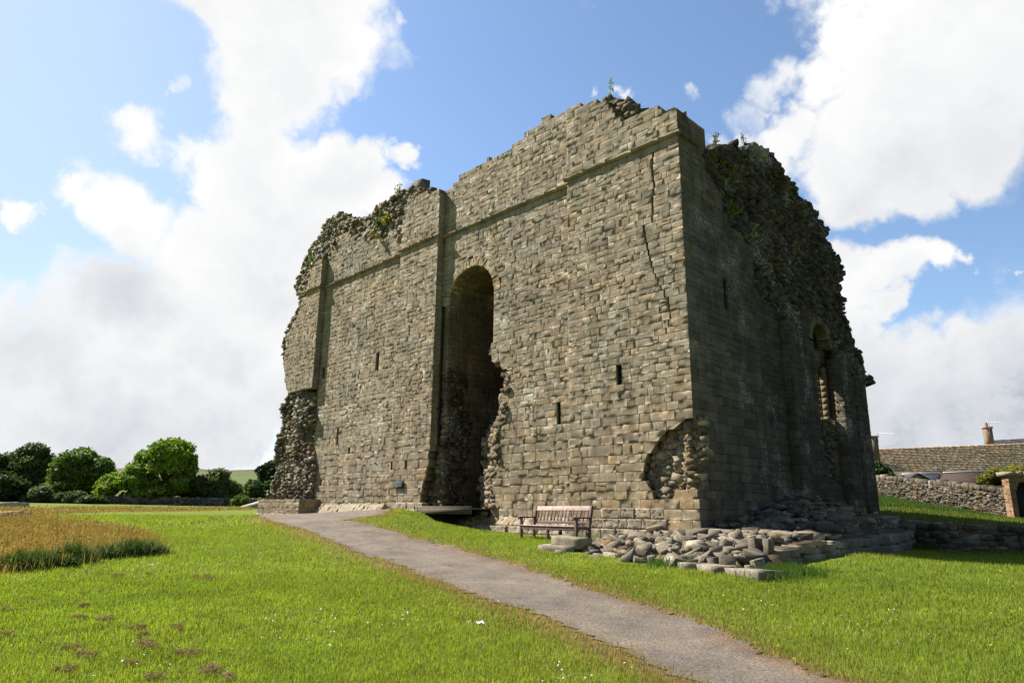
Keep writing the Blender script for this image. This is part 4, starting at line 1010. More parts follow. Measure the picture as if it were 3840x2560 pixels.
cc = atD(*z7(1365, 345), D7 + 5); ch = chimney(h1, cc, .62, .5, 1.25, uu)
aerial('thin white television aerial on the square chimney with a terracotta pot', atD(*z7(1376, 300), D7 + 4.4), 1.7, uu, 1.1)
cl_ = atD(*z7(400, 430), D7 - 2); chimney(h1, cl_, .6, .5, 1.2, uu, 0)
aerial('white television aerial beside the dark castle edge, left of the long roof', atD(*z7(434, 350), D7 - 2.4), .9, uu, 1.5)
# slate-roofed house behind on the right
r0, r1 = atD(*z7(1405, 335), 78), atD(*z7(2000, 300), 79); e0, e1 = atD(*z7(1405, 420), 74), atD(*z7(2000, 400), 75)
house('slate_roofed_house', 'house with grey blue slate roof rising behind the long stone roof', (r0, r1), (e0, e1), 7, 8, [(.13, .13, .14), (.16, .15, .15)], M_ROOF)
# lean-to with brown roof and white flashing; small slate outhouse
def shed(name, label, r0, r1, e0, e1, m, ridge_white=True):
    t = thing(name, label, 'outbuilding', e0 - A([0, 0, 2.5])); b = MB(); th = A([0, 0, .12])
    b.add([r0, r1, e1, e0, r0 - th, r1 - th, e1 - th, e0 - th], [(0, 1, 2, 3), (7, 6, 5, 4), (3, 2, 6, 7), (0, 4, 5, 1), (1, 5, 6, 2), (4, 0, 3, 7)], (.1, .1, .1)); b.build('roof', m, t)
    w = MB(); dn = A([0, 0, 4.]); s = .95; i0, i1 = r0 + (e0 - r0) * s - th * 1.1, r1 + (e1 - r1) * s - th * 1.1; q0, q1 = r0 - th * 1.1, r1 - th * 1.1
    w.add([i0, i1, q1, q0, i0 - dn, i1 - dn, q1 - dn * 1.4, q0 - dn * 1.4], [(0, 1, 5, 4), (1, 2, 6, 5), (2, 3, 7, 6), (3, 0, 4, 7), (0, 3, 2, 1)], (.2, .17, .13)); w.build('wall', M_DRY, t)
    if ridge_white:
        f = MB(); q = (r1 - r0) / np.linalg.norm(r1 - r0); n = A([0, 0, 1.]); f.add([r0 + n * .02, r1 + n * .02, r1 + n * .1, r0 + n * .1, r0 + n * .02 + ufw * .1, r1 + n * .02 + ufw * .1, r1 + n * .1 + ufw * .1, r0 + n * .1 + ufw * .1], [(0, 1, 2, 3), (3, 2, 6, 7), (7, 6, 5, 4), (1, 5, 6, 2), (0, 3, 7, 4), (4, 5, 1, 0)], (.8, .8, .8)); f.build('ridge_flashing', M_WHITE, t)
shed('lean_to', 'lean-to with plain brown roof and white ridge flashing below the long stone roof', atD(*z7(985, 612), 57), atD(*z7(1365, 598), 57.5), atD(*z7(915, 720), 54), atD(*z7(1370, 720), 54.5), M_BROWNSLATE)
shed('outhouse', 'small outhouse with blue grey slate roof peeping over the dry stone wall', atD(*z7(640, 625), 58), atD(*z7(955, 615), 58), atD(*z7(590, 700), 55), atD(*z7(905, 700), 55), M_SLATEBLUE)
def dormer():
    c = atD(*z7(765, 660), 53); t = thing('garden_store', 'tiny stone gabled store just showing above the coping stones', 'outbuilding', c - A([0, 0, 2])); n = A([-uu[1], uu[0], 0])
    R = np.eye(4); R[:3, :3] = np.stack([uu, n, A([0, 0, 1.])], 1); R[:3, 3] = c
    f = lambda V: A(V) @ R[:3, :3].T + c
    b = MB(); b.add(f([(-.9, 0, -2.5), (.9, 0, -2.5), (.9, 0, -.1), (0, 0, .33), (-.9, 0, -.1), (-.9, 2, -2.5), (.9, 2, -2.5), (.9, 2, -.1), (0, 2, .33), (-.9, 2, -.1)]), [(0, 1, 2, 3, 4), (9, 8, 7, 6, 5), (1, 6, 7, 2), (5, 0, 4, 9)], (.27, .22, .15)); b.build('wall', M_DRY, t)
    b = MB()
    for s in (-1, 1):
        b.add(f([(0, -.15, .36), (s * 1.1, -.15, -.16), (s * 1.1, 2.2, -.16), (0, 2.2, .36), (0, -.15, .45), (s * 1.1, -.15, -.07), (s * 1.1, 2.2, -.07), (0, 2.2, .45)]), [(0, 1, 2, 3), (4, 7, 6, 5), (0, 4, 5, 1), (1, 5, 6, 2), (2, 6, 7, 3)], (.1, .09, .09))
    b.build('roof', M_SLATEBLUE, t)
dormer()
# ruined grey-roofed barn far left, behind the castle's left edge
b0 = atD(905, 1900, 70); b1 = atD(1010, 1872, 70); 
t = thing('grey_barn', 'pale grey sloping barn roof just showing left of the castle base', 'barn', b0)
b = MB(); c0, c1 = atD(900, 1898, 70), atD(1060, 1862, 70)
V = [c0, c1, c1 + ufw * 5 + A([0, 0, .6]), c0 + ufw * 5 + A([0, 0, .6])]; V += [v - A([0, 0, .3]) for v in V]
b.add(V, [(0, 1, 2, 3), (7, 6, 5, 4), (0, 4, 5, 1), (1, 5, 6, 2), (2, 6, 7, 3), (3, 7, 4, 0)], (.4, .38, .34)); b.build('roof', M_DRY, t)
b = MB(); V = [c0 - A([0, 0, .25]), c1 - A([0, 0, .25]), c1 - A([0, 0, 4.]), c0 - A([0, 0, 4.])]; V += [v + ufw * 5 for v in V]
b.add(V, [(0, 1, 2, 3), (4, 7, 6, 5), (1, 5, 6, 2), (4, 0, 3, 7)], (.3, .27, .22)); b.build('wall', M_DRY, t)

# ------------------------------------------------------------------ vegetation
def leaves(P, N, size, cols, rng, flat=1.):
    """one quad per leaf cluster"""
    n = len(P); T = rng.normal(0, 1, (n, 3)); N = N + rng.normal(0, .7, (n, 3)); N /= np.linalg.norm(N, axis=1, keepdims=True)
    T -= (T * N).sum(1, keepdims=True) * N; T /= np.linalg.norm(T, axis=1, keepdims=True); B = np.cross(N, T)
    s = (size * rng.uniform(.6, 1.3, n))[:, None]
    V = np.stack([P - T * s, P + B * s * .55, P + T * s, P - B * s * .55], 1).reshape(-1, 3)
    return V, np.arange(n * 4).reshape(n, 4), cols
def crown(c, r, n, leaf, col, seed, lobes=16, lob=(.3, .5), squash=1., bottom=-.75):
    g = np.random.default_rng(seed); r = A(r, float); L = []
    for i in range(lobes):
        d = g.normal(0, 1, 3); d /= np.linalg.norm(d)
        if d[2] < bottom: d[2] = abs(d[2])
        L.append((c + d * r * g.uniform(.45, .78), r * g.uniform(*lob) * A([1, 1, .8])))
    L.append((c, r * .55))
    wts = A([np.prod(l[1]) ** (2 / 3) for l in L]); wts /= wts.sum(); k = g.choice(len(L), n, p=wts)
    d = g.normal(0, 1, (n, 3)); d /= np.linalg.norm(d, axis=1, keepdims=True)
    cen = A([l[0] for l in L])[k]; rad = A([l[1] for l in L])[k]
    rr = g.uniform(.55, 1.06, n)[:, None] ** .5
    P = cen + d * rad * rr; P = P + g.normal(0, leaf * .5, P.shape)
    cn = fbm(P * .5, seed, 3)[:, None]
    tint = (.6 + .8 * cn) * g.uniform(.65, 1.35, (n, 1)); warm = g.random((n, 1)) < .18
    cols = np.clip(A(col) * tint * np.where(warm, A([1.5, 1.2, .8]), 1.), 0, .5)
    return leaves(P, d, leaf, cols, g)
def trunk(base, top, r, seed, limbs=7, spread=3.):
    g = np.random.default_rng(seed); b = MB()
    def limb(p0, p1, r0, r1, n=8):
        p0, p1 = A(p0), A(p1); ax = p1 - p0; ax /= np.linalg.norm(ax); s = np.cross(ax, [.3, .9, .2]); s /= np.linalg.norm(s); q = np.cross(ax, s); V = []; m = 5
        bend = g.normal(0, .06, 3) * np.linalg.norm(p1 - p0)
        for i in range(m):
            t = i / (m - 1); c = p0 + (p1 - p0) * t + bend * math.sin(t * math.pi); r_ = r0 + (r1 - r0) * t
            for j in range(n): a = 2 * math.pi * j / n; V.append(c + (s * math.cos(a) + q * math.sin(a)) * r_ * g.uniform(.9, 1.1))
        b.add(V, [(i * n + j, i * n + (j + 1) % n, (i + 1) * n + (j + 1) % n, (i + 1) * n + j) for i in range(m - 1) for j in range(n)] + [tuple(range(n - 1, -1, -1)), tuple(range((m - 1) * n, m * n))], (.06, .05, .04))
    limb(base, top, r, r * .6)
    for i in range(limbs):
        a = 6.283 * i / limbs + g.uniform(-.4, .4); t = g.uniform(.45, 1.); p = A(base) + (A(top) - A(base)) * t
        e = p + A([math.cos(a) * spread, math.sin(a) * spread, spread * g.uniform(.6, 1.3)]); limb(p, e, r * .4, r * .1, 6)
        for _ in range(2): m_ = p + (e - p) * g.uniform(.4, .8); limb(m_, m_ + g.normal(0, spread * .4, 3) + A([0, 0, spread * .3]), r * .16, r * .05, 5)
    return b
def tree(name, label, blobs, dep, trunk_px, leaf, n, col, seed, group=None, cat='tree', tr=.35):
    """blobs: crown masses as (px, py, rx, ry) in photo pixels at the distance dep"""
    mpp = dep / F_PX
    bz = atD(trunk_px[0], trunk_px[1], dep); bz[2] = float(gz(bz[0], bz[1])[0])
    t = thing(name, label, cat, bz, group)
    Vs, Fs, Cs, o = [], [], [], 0; tot = sum(b[2] * b[3] for b in blobs)
    for i, (px, py, rx, ry) in enumerate(blobs):
        c = atD(px, py, dep) + ufw * np.random.default_rng(seed + i).uniform(-.3, .3) * rx * mpp
        V, Fc, cc = crown(c, (rx * mpp, rx * mpp * .9, ry * mpp), int(n * rx * ry / tot), leaf, col, seed + i * 7)
        Vs.append(V); Fs.append(Fc + o); Cs.append(cc); o += len(V)
    top = atD(blobs[0][0], blobs[0][1], dep)
    if tr: trunk(bz - A([0, 0, .3]), bz + (top - bz) * .75, tr, seed, 7, blobs[0][2] * mpp * .55).build('trunk', M_BARK, t)
    mesh_np('crown', np.concatenate(Vs), np.concatenate(Fs), np.concatenate(Cs), M_LEAF, t)
    return t
q8 = lambda x, y: (x / 2.138, 1600 + y / 2.138)
def B8(*l): return [(x / 2.138, 1600 + y / 2.138, rx / 2.138, ry / 2.138) for x, y, rx, ry in l]
TG = 'trees and bushes along the field edge'
DG, MG, LG, GG = (.044, .072, .022), (.085, .14, .028), (.135, .21, .03), (.09, .115, .06)
tree('broadleaf_tree', 'tall dark tree at the far left edge of the field', B8((120, 330, 250, 190), (40, 450, 200, 150), (260, 420, 110, 150)), 92, q8(150, 640), .27, 28000, DG, 101, TG)
tree('broadleaf_tree', 'thin pale-topped tree between the dark left tree and the round tree', B8((360, 300, 70, 80), (350, 400, 80, 120)), 100, q8(360, 640), .26, 6000, (.03, .05, .026), 111, TG)
tree('broadleaf_tree', 'round green tree with dark underside, second tree from the left', B8((640, 360, 230, 175), (480, 400, 130, 150), (800, 400, 130, 150), (640, 480, 270, 110)), 90, q8(640, 640), .27, 32000, MG, 121, TG)
tree('broadleaf_tree', 'tallest bright green spreading tree in the middle of the field edge', B8((1330, 260, 230, 160), (1420, 200, 150, 100), (1150, 330, 160, 130), (1470, 330, 120, 140), (1080, 450, 200, 100), (900, 490, 130, 110), (1200, 520, 300, 90), (1450, 470, 140, 110)), 84, q8(1290, 640), .25, 46000, LG, 131, TG, tr=.5)
tree('willow_bush', 'rounded grey green bushy tree right of the tallest tree', B8((1740, 460, 180, 130), (1650, 520, 140, 110), (1800, 540, 140, 100), (1560, 560, 130, 80)), 86, q8(1720, 640), .22, 26000, (.075, .10, .04), 141, TG, tr=.25)
tree('hawthorn_tree', 'low mid green tree in front of the distant hill field', B8((2010, 510, 110, 85), (1970, 560, 100, 70), (2120, 520, 80, 80)), 110, q8(2010, 640), .28, 10000, (.04, .07, .022), 151, TG, tr=.2)
tree('broadleaf_tree', 'very dark tree close against the castle left edge', B8((2150, 360, 90, 70), (2190, 420, 100, 90)), 170, q8(2160, 560), .6, 4500, (.02, .036, .016), 161, TG, tr=.3)
tree('shrub', 'dark bottle green shrub under the far left tree', B8((90, 490, 150, 90), (70, 560, 170, 80)), 80, q8(90, 640), .25, 9000, (.028, .05, .018), 171, TG, 'shrub', 0)
for i, (x, y, rx, ry, c, lb) in enumerate([(320, 560, 95, 75, GG, 'grey green rounded shrub between the two left trees'), (470, 590, 45, 50, GG, 'small silvery upright shrub below the round tree'), (600, 570, 90, 60, (.06, .08, .05), 'silvery leaved shrub below the round tree'), (760, 600, 120, 45, (.05, .085, .03), 'low bright shrub left of the tallest tree'), (200, 600, 50, 40, MG, 'small leafy shrub by the wall at far left'), (1930, 590, 60, 30, MG, 'low scrubby bush near the pale barn roof')]):
    tree('shrub', lb, B8((x, y, rx, ry)), 79, q8(x, 640), .2, 4500, c, 200 + i * 13, TG, 'shrub', 0)
# distant hill, field and moor
def hill():
    n = 90; az = np.linspace(math.radians(-42), math.radians(6), n); V = []; rows = 14
    for j in range(rows):
        t = j / (rows - 1)
        for i in range(n):
            px = CX + F_PX * math.tan(az[i]); d = 220 + 500 * t
            hz = 1899 + (px + 730) / 5324 * 55
            top = np.interp(px, [-800, 300, 430, 700, 900, 1050, 1600], [1795, 1765, 1750, 1755, 1762, 1765, 1790])
            up = (hz - top + 4 * math.sin(i * .5) + RNG.normal(0, .6)) / F_PX * 720
            P = CAM + ray(px, hz) * d; V.append((P[0], P[1], 1.2 + up * (t ** 1.1)))
    i = np.arange(rows * n).reshape(rows, n); Fc = np.stack([i[:-1, :-1], i[:-1, 1:], i[1:, 1:], i[1:, :-1]], -1).reshape(-1, 4)
    Vn = A(V); c = Vn[Fc].mean(1); rr = np.repeat(np.arange(rows - 1), n - 1) / (rows - 1.)
    col = np.where(rr[:, None] > .78, A([.10, .075, .05]), A([.085, .115, .03])) * (.7 + .6 * n2(c[:, 0], c[:, 1], .02, 3)[:, None])
    o = mesh_np('hill', Vn, Fc, col, M_LAWN, None, True); tag(o, kind='structure')
hill()
fa, fb_ = atD(-60, 1908, 80), atD(1010, 1905, 84); fa[2] = gz(fa[0], fa[1])[0] - .1; fb_[2] = gz(fb_[0], fb_[1])[0] - .1
dry_wall('field_wall', 'low dark dry stone field wall running below the trees on the left', fa, fb_, .75, .75, .5, .4, True, None, .8)

# hedge behind castle right edge, golden shrub by gateway
def B7(*l): return [(3100 + x / 2.24, 1500 + y / 2.24, rx / 2.24, ry / 2.24) for x, y, rx, ry in l]
def bush(name, label, blobs, dep, leaf, n, col, seed, cat='shrub'):
    return tree(name, label, blobs, dep, (blobs[0][0], blobs[0][1] + 30), leaf, n, col, seed, None, cat, 0)
bush('hedge_bush', 'dark green bush between the castle edge and the stone wall', B7((440, 610, 110, 45), (400, 570, 60, 50)), 56, .16, 3500, (.04, .065, .02), 301)
bush('golden_shrub', 'yellow green variegated shrub growing over the wall beside the gateway', B7((1400, 640, 100, 60), (1520, 630, 110, 60), (1330, 670, 60, 35), (1480, 700, 90, 45), (1580, 590, 70, 30)), 37, .11, 6000, (.17, .17, .03), 311)

# ------------------------------------------------------------------ grass
def blades(x, y, h, w, col, rng, lean=.35, seg2=True, lift=0.):
    n = len(x); z = gz(x, y) + lift; a = rng.uniform(0, 6.283, n); l = np.abs(rng.normal(0, lean, n)); la = rng.uniform(0, 6.283, n)
    base = np.stack([x, y, z], 1); side = np.stack([np.cos(a), np.sin(a), 0 * a], 1) * (w / 2)[:, None]; ld = np.stack([np.cos(la), np.sin(la), 0 * a], 1)
    up = A([0, 0, 1.]); hh = h[:, None]
    if seg2:
        mid = base + up * hh * .55 + ld * hh * (l * .35)[:, None]; tip = base + up * hh * (1 - .35 * l)[:, None] + ld * hh * l[:, None]
        V = np.stack([base - side, base + side, mid + side * .8, mid - side * .8, tip], 1).reshape(-1, 3); i = np.arange(n)[:, None] * 5
        return V, np.concatenate([i + A([[0, 1, 2]]), i + A([[0, 2, 3]]), i + A([[3, 2, 4]])]), np.concatenate([col, col, col])
    tip = base + up * hh + ld * hh * l[:, None]
    V = np.stack([base - side, base + side, tip], 1).reshape(-1, 3); i = np.arange(n)[:, None] * 3
    return V, i + A([[0, 1, 2]]), col
def blocked(x, y):
    jx = x + (n2(x, y, 1.6, 21) - .5) * .45; jy = y + (n2(x, y, 1.6, 22) - .5) * .45
    m = inpoly(jx - .07 + RNG.normal(0, .07, len(x)), jy - .07 + RNG.normal(0, .07, len(x)), PATH)
    m |= (x > -26.3) & (x < .2) & (y > -.7) & (y < 14.5); m |= (x > -9.6) & (x < -7.4) & (y > -1.0)
    m |= (x > FX0 + .15) & (x < 3.6 - .06 * y) & (y > FY0 + .15) & (y < FYK); m |= (x > .6) & (x < 4.05) & (y > FY0 - .3) & (y < 0) & (x < 3.9 - .0 * y); return m
def ring_pts(rng, n, r0, r1, az0=-.95, az1=.95):
    """points between two distances from the photographer, over the wedge of lawn in front"""
    yaw = math.atan2(CF[1], CF[0]); r = np.sqrt(rng.uniform(r0 ** 2, r1 ** 2, n)); a = yaw - rng.uniform(az0, az1, n)
    return CAM[0] + r * np.cos(a), CAM[1] + r * np.sin(a), r
def grass_col(x, y, rng):
    n = len(x); t = n2(x, y, .4, 41, 3)[:, None]; u = n2(x, y, 2.2, 47, 3)[:, None]; r = rng.uniform(.7, 1.35, (n, 1))
    c = (A([.142, .204, .02]) * (1 - t) + A([.255, .29, .036]) * t) * (.62 + .75 * u) * r
    y_ = (rng.random((n, 1)) < .10); c = np.where(y_, A([.22, .20, .06]) * r, c)
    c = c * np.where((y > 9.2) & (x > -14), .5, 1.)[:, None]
    d = dryness(x, y)[:, None]; dd = rng.random((n, 1)) < d * .95
    return np.where(dd, A([.26, .19, .085]) * r, c)
def lawn():
    g = np.random.default_rng(77); Vs, Fs, Cs, o = [], [], [], 0
    for (r0, r1, n, h, w, s2) in ((4., 9.5, 210000, .055, .0068, True), (9.5, 15, 245000, .055, .009, True), (15, 26, 270000, .06, .015, False), (26, 48, 140000, .075, .04, False)):
        x, y, r = ring_pts(g, n, r0, r1); k = ~blocked(x, y); x, y = x[k], y[k]
        tall = .65 + .75 * n2(x, y, .8, 51, 3)
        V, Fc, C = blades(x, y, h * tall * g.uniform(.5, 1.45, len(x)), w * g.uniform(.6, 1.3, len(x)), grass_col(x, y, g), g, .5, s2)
        Vs.append(V); Fs.append(Fc + o); Cs.append(C); o += len(V)
    o_ = mesh_np('grass', np.concatenate(Vs), np.concatenate(Fs), np.concatenate(Cs), M_GRASS)
    tag(o_, 'short bright green mown grass covering the lawn either side of the path', 'grass', kind='stuff')
lawn()
def tall_grass():
    g = np.random.default_rng(78); Vs, Fs, Cs, o = [], [], [], 0
    patch = [Gd(*p)[:2] for p in ((-260, 1350), (-40, 1330), (60, 1308), (130, 1300), (190, 1285), (270, 1280), (322, 1277), (358, 1263), (356, 1242), (330, 1226), (250, 1216), (180, 1205), (90, 1200), (-60, 1200), (-400, 1215))]
    strip = [Gd(*p)[:2] for p in ((-200, 1205), (60, 1196), (110, 1182), (250, 1176), (590, 1171), (590, 1167), (250, 1166), (-200, 1170))]
    for poly, n, hh, ww in ((patch, 40000, .37, .011), (strip, 24000, .22, .03)):
        P = A(poly); mn, mx = P.min(0), P.max(0); x = g.uniform(mn[0], mx[0], n * 2); y = g.uniform(mn[1], mx[1], n * 2)
        jx, jy = x + (n2(x, y, .6, 61) - .5) * 1.8 + g.normal(0, .35, len(x)), y + (n2(x, y, .6, 62) - .5) * 1.8 + g.normal(0, .25, len(x))
        k = inpoly(jx, jy, P); x, y = x[k][:n], y[k][:n]; m = len(x)
        t = g.random((m, 1)); r = g.uniform(.7, 1.3, (m, 1))
        c = np.where(t < .58, A([.35, .185, .078]) * r, np.where(t < .86, A([.15, .19, .04]) * r, A([.42, .32, .18]) * r))
        den = n2(x, y, .7, 64, 3); kk = (den > .42) | (g.random(len(x)) < .45); x, y = x[kk], y[kk]; m = len(x); t, r, c = t[:m], r[:m], c[:m]; hfac = .3 + 1.25 * n2(x, y, .6, 63) * np.clip(polydist(x, y, np.concatenate([P, P[:1]])) / 1.3 + .35, 0, 1)
        V, Fc, C = blades(x, y, hh * hfac * g.uniform(.5, 1.35, m), ww * g.uniform(.6, 1.4, m), c, g, .3, True)
        Vs.append(V); Fs.append(Fc + o); Cs.append(C); o += len(V)
        # seed heads: small dark diamonds at the stem tips
        q = g.random(m) < .13; xs, ys = x[q], y[q]; z = gz(xs, ys) + hh * hfac[q] * g.uniform(.75, 1.3, q.sum()); nn = q.sum()
        P3 = np.stack([xs + g.normal(0, .06, nn), ys + g.normal(0, .06, nn), z], 1); V, Fc, C = leaves(P3, g.normal(0, 1, (nn, 3)) * A([1, 1, .1]), .03 if hh < .5 and ww < .03 else .07, np.clip(A([.32, .19, .09]) * g.uniform(.6, 1.3, (nn, 1)), 0, 1), g)
        Fc3 = np.concatenate([Fc[:, [0, 1, 2]], Fc[:, [0, 2, 3]]]); Vs.append(V); Fs.append(Fc3 + o); Cs.append(np.concatenate([C, C])); o += len(V)
    tag(mesh_np('tall_grass', np.concatenate(Vs), np.concatenate(Fs), np.concatenate(Cs), M_HAY), 'uncut tawny brown meadow grass gone to seed at the left of the lawn', 'tall grass', kind='stuff')
    # dark green tussocks along the front edge of the patch
    for i, (px, py, s, lab) in enumerate(((40, 1310, .42, 'dark green grass tussock at far left along the front of the brown meadow grass'), (85, 1304, .38, 'second dark tussock from the left, low and spreading'), (165, 1292, .45, 'tallest dark green tussock under the middle of the brown grass'), (150, 1301, .25, 'small dark tussock at the foot of the tallest tussock'), (245, 1282, .35, 'grey green tussock with pale bent blades beside the meadow grass'), (300, 1276, .42, 'broad dark tussock near the right end of the brown grass'), (345, 1272, .35, 'flattened tussock at the right end of the brown grass'))):
        c = Gd(px, py); n = 1500; x, y = c[0] + g.normal(0, s * .5, n), c[1] + g.normal(0, s * .45, n)
        col = A([.030, .055, .014]) * g.uniform(.6, 1.5, (n, 1)); pale = g.random((n, 1)) < (.3 if i in (4, 6) else .07); col = np.where(pale, A([.2, .22, .13]), col)
        V, Fc, C = blades(x, y, s * 1.35 * g.uniform(.3, .95, n) * np.exp(-((x - c[0]) ** 2 + (y - c[1]) ** 2) / (2 * s * s)), g.uniform(.008, .018, n), col, g, .7, True)
        tag(mesh_np('grass_tussock', V, Fc, C, M_GRASS), lab, 'tussock', 'dark tussocks edging the meadow grass')
tall_grass()
def specks():
    g = np.random.default_rng(79)
    def disc(P, r, col):
        n = len(P); a = np.arange(6) * math.pi / 3; tl = g.normal(0, .35, (n, 2))
        off = np.stack([np.cos(a), np.sin(a)], 1)[None] * r[:, None, None]; z = off[..., 0] * tl[:, :1] + off[..., 1] * tl[:, 1:]
        V = np.concatenate([P[:, None, :2] + off, (P[:, None, 2] + z)[..., None]], 2).reshape(-1, 3); return V, np.arange(n * 6).reshape(n, 6), col
    x, y, r = ring_pts(g, 17000, 5.5, 34); cl = n2(x, y, .55, 71, 3); k = (cl > .575 + .1 * g.random(len(x)) - .03 * (r > 14)) & ~blocked(x, y); x, y, r = x[k], y[k], r[k]
    hot = [(340, 1295), (350, 1300), (1290, 1570), (760, 1285), (775, 1297), (740, 1297), (1930, 1430), (1985, 1420), (1700, 1390), (2050, 1480), (1480, 1322), (720, 1430), (690, 1430), (460, 1310)]
    hx, hy = [], []
    for p in hot:
        c = Gd(*p); m = 16; hx.append(c[0] + g.normal(0, .28, m)); hy.append(c[1] + g.normal(0, .28, m))
    x = np.concatenate([x, *hx]); y = np.concatenate([y, *hy]); k = ~blocked(x, y); x, y = x[k], y[k]; n = len(x)
    P = np.stack([x, y, gz(x, y) + g.uniform(.035, .065, n)], 1)
    V, Fc, C = disc(P, g.uniform(.006, .011, n), np.tile(A([.75, .74, .70]), (n, 1)) * g.uniform(.75, 1.05, (n, 1)))
    tag(mesh_np('daisies', V, Fc, C, M_PETAL), 'white daisies and clover heads dotted thickly through the mown lawn', 'daisies', kind='stuff')
    x, y, r = ring_pts(g, 500, 6, 22, .0, .7); k = ~blocked(x, y); x, y = x[k][:150], y[k][:150]; n = len(x); P = np.stack([x, y, gz(x, y) + .06], 1)
    V, Fc, C = disc(P, g.uniform(.008, .014, n), np.tile(A([.72, .42, .03]), (n, 1))); tag(mesh_np('buttercups', V, Fc, C, M_PETAL), 'yellow buttercups sprinkled sparsely in the right hand lawn', 'buttercups', kind='stuff')
specks()
def clippings():
    g = np.random.default_rng(80)
    q = lambda x, y: (x / 2.352, 1900 + y / 2.352)
    L = [(1020, 625, .16), (1790, 642, .22), (1870, 655, .12), (1170, 1098, .16), (1270, 1160, .14), (1255, 1255, .22), (1560, 1090, .16), (610, 1260, .14), (800, 1335, .17), (1600, 1325, .15), (1710, 1310, .14), (585, 1465, .14), (1160, 1408, .11), (1860, 1510, .23), (1350, 1535, .12), (930, 1022, .2), (690, 1000, .11), (70, 1140, .13), (730, 890, .12), (1310, 606, .08), (45, 930, .12)]
    for i, (x, y, s) in enumerate(L):
        c = G(*q(x, y)); s *= .72; n = int(700 * s / .16); ns = 4
        sub = np.stack([g.normal(0, s * .55, ns), g.normal(0, s * .35, ns)], 1); w = g.uniform(.25, .6, ns); ks = g.integers(0, ns, n)
        px, py = c[0] + sub[ks, 0] + g.normal(0, s, n) * w[ks] * .8, c[1] + sub[ks, 1] + g.normal(0, s, n) * w[ks] * .6
        f = np.exp(-((px - c[0] - sub[ks, 0]) ** 2 + (py - c[1] - sub[ks, 1]) ** 2) / (s * s * .25)) * w[ks] * 1.5; z = gz(px, py) + .03 + f * s * .55 * g.random(n)
        d = g.normal(0, 1, (n, 3)) * A([1, 1, .45]); d /= np.linalg.norm(d, axis=1, keepdims=True); P = np.stack([px, py, z], 1); L2 = g.uniform(.03, .08, (n, 1)); sd = np.cross(d, g.normal(0, 1, (n, 3))); sd /= np.linalg.norm(sd, axis=1, keepdims=True)
        V = np.stack([P - d * L2 / 2 - sd * .003, P - d * L2 / 2 + sd * .003, P + d * L2 / 2], 1).reshape(-1, 3); Fc = np.arange(n * 3).reshape(n, 3)
        col = np.where(g.random((n, 1)) < .75, A([.23, .165, .09]), A([.36, .29, .16])) * g.uniform(.5, 1.3, (n, 1))
        big = i in (5, 13)
        tag(mesh_np('grass_clippings', V, Fc, col, M_HAY), ('largest heap of brown dried grass clippings at the bottom edge of the lawn' if i == 13 else 'rounded heap of brown dried clippings in the middle of the left lawn' if i == 5 else 'small flattened clump of brown dried grass clippings on the left lawn'), 'clippings', 'clumps of dried clippings on the lawn')
clippings()
# litter
c = G(1103 * K, 1441 * K); b = MB(); g = np.random.default_rng(4)
V = []; n = 7
for i in range(n):
    for j in range(n): V.append((c[0] + (i / (n - 1) - .5) * .09 + g.normal(0, .006), c[1] + (j / (n - 1) - .5) * .06 + g.normal(0, .006), c[2] + .06 + g.normal(0, .014)))
b.add(V, [(i * n + j, i * n + j + 1, (i + 1) * n + j + 1, (i + 1) * n + j) for i in range(n - 1) for j in range(n - 1)], (.8, .8, .85))
o = b.build('paper_wrapper', M_PAPER); sm = o.modifiers.new('s', 'SOLIDIFY'); sm.thickness = .002; tag(o, 'crumpled white paper wrapper lying in the grass left of the path', 'litter')
# pale flat stones in the left meadow
for (px, py, w, lab) in ((28, 1166, 1.6, 'pale flat stone slab beyond the brown grass against the field wall'), (28, 1202, .9, 'pale flat stone half sunk in the brown meadow grass at the left edge')):
    c = Gd(px, py + 2); b = MB(); bm = bmesh.new(); bmesh.ops.create_cube(bm, size=1); bmesh.ops.subdivide_edges(bm, edges=bm.edges[:], cuts=3, use_grid_fill=True); bm.verts.index_update()
    V = A([v.co[:] for v in bm.verts]); Fc = [[v.index for v in f.verts] for f in bm.faces]; bm.free()
    V = V * A([w * 1.1, w * .7, .5]) + (fbm(V * 3 + px, 4) - .5)[:, None] * .2; ang = math.atan2(ur[1], ur[0]); b.add(V @ rotm(ang).T + c + A([0, 0, .22]), Fc, (.42, .38, .32)); tag(b.build('flat_stone', M_DRY), lab, 'stone')

# plants growing on the ruin
def weed(P, h, n, col, lab, spread=.12, leaf=.05, seed=0, flower=None):
    g = np.random.default_rng(900 + seed); t = thing('weed', lab, 'plant', P); st = MB(); pts = []
    for k in range(n):
        tip = P + A([g.normal(0, spread), g.normal(0, spread), h * g.uniform(.6, 1.)]); m = 6; w = .012
        V = []
        for i in range(m): q = P + (tip - P) * i / (m - 1) + A([g.normal(0, .01), g.normal(0, .01), 0]); V += [q + A([-w, 0, 0]), q + A([w, 0, 0]), q + A([0, w, 0])]
        st.add(V, [(i * 3 + j, i * 3 + (j + 1) % 3, i * 3 + 3 + (j + 1) % 3, i * 3 + 3 + j) for i in range(m - 1) for j in range(3)], (.05, .07, .02))
        q = P + (tip - P) * g.uniform(.15, 1, (26, 1)) + g.normal(0, leaf * .9, (26, 3)); pts.append(q)
    st.build('stem', M_BARK, t); pts = np.concatenate(pts); c = A(col) * g.uniform(.6, 1.4, (len(pts), 1))
    if flower is not None: c = np.where(g.random((len(pts), 1)) < .3, A(flower), c)
    V, Fc, C = leaves(pts, g.normal(0, 1, pts.shape), leaf, c, g); mesh_np('foliage', V, Fc, C, M_LEAF, t)
GRN = (.09, .15, .03)
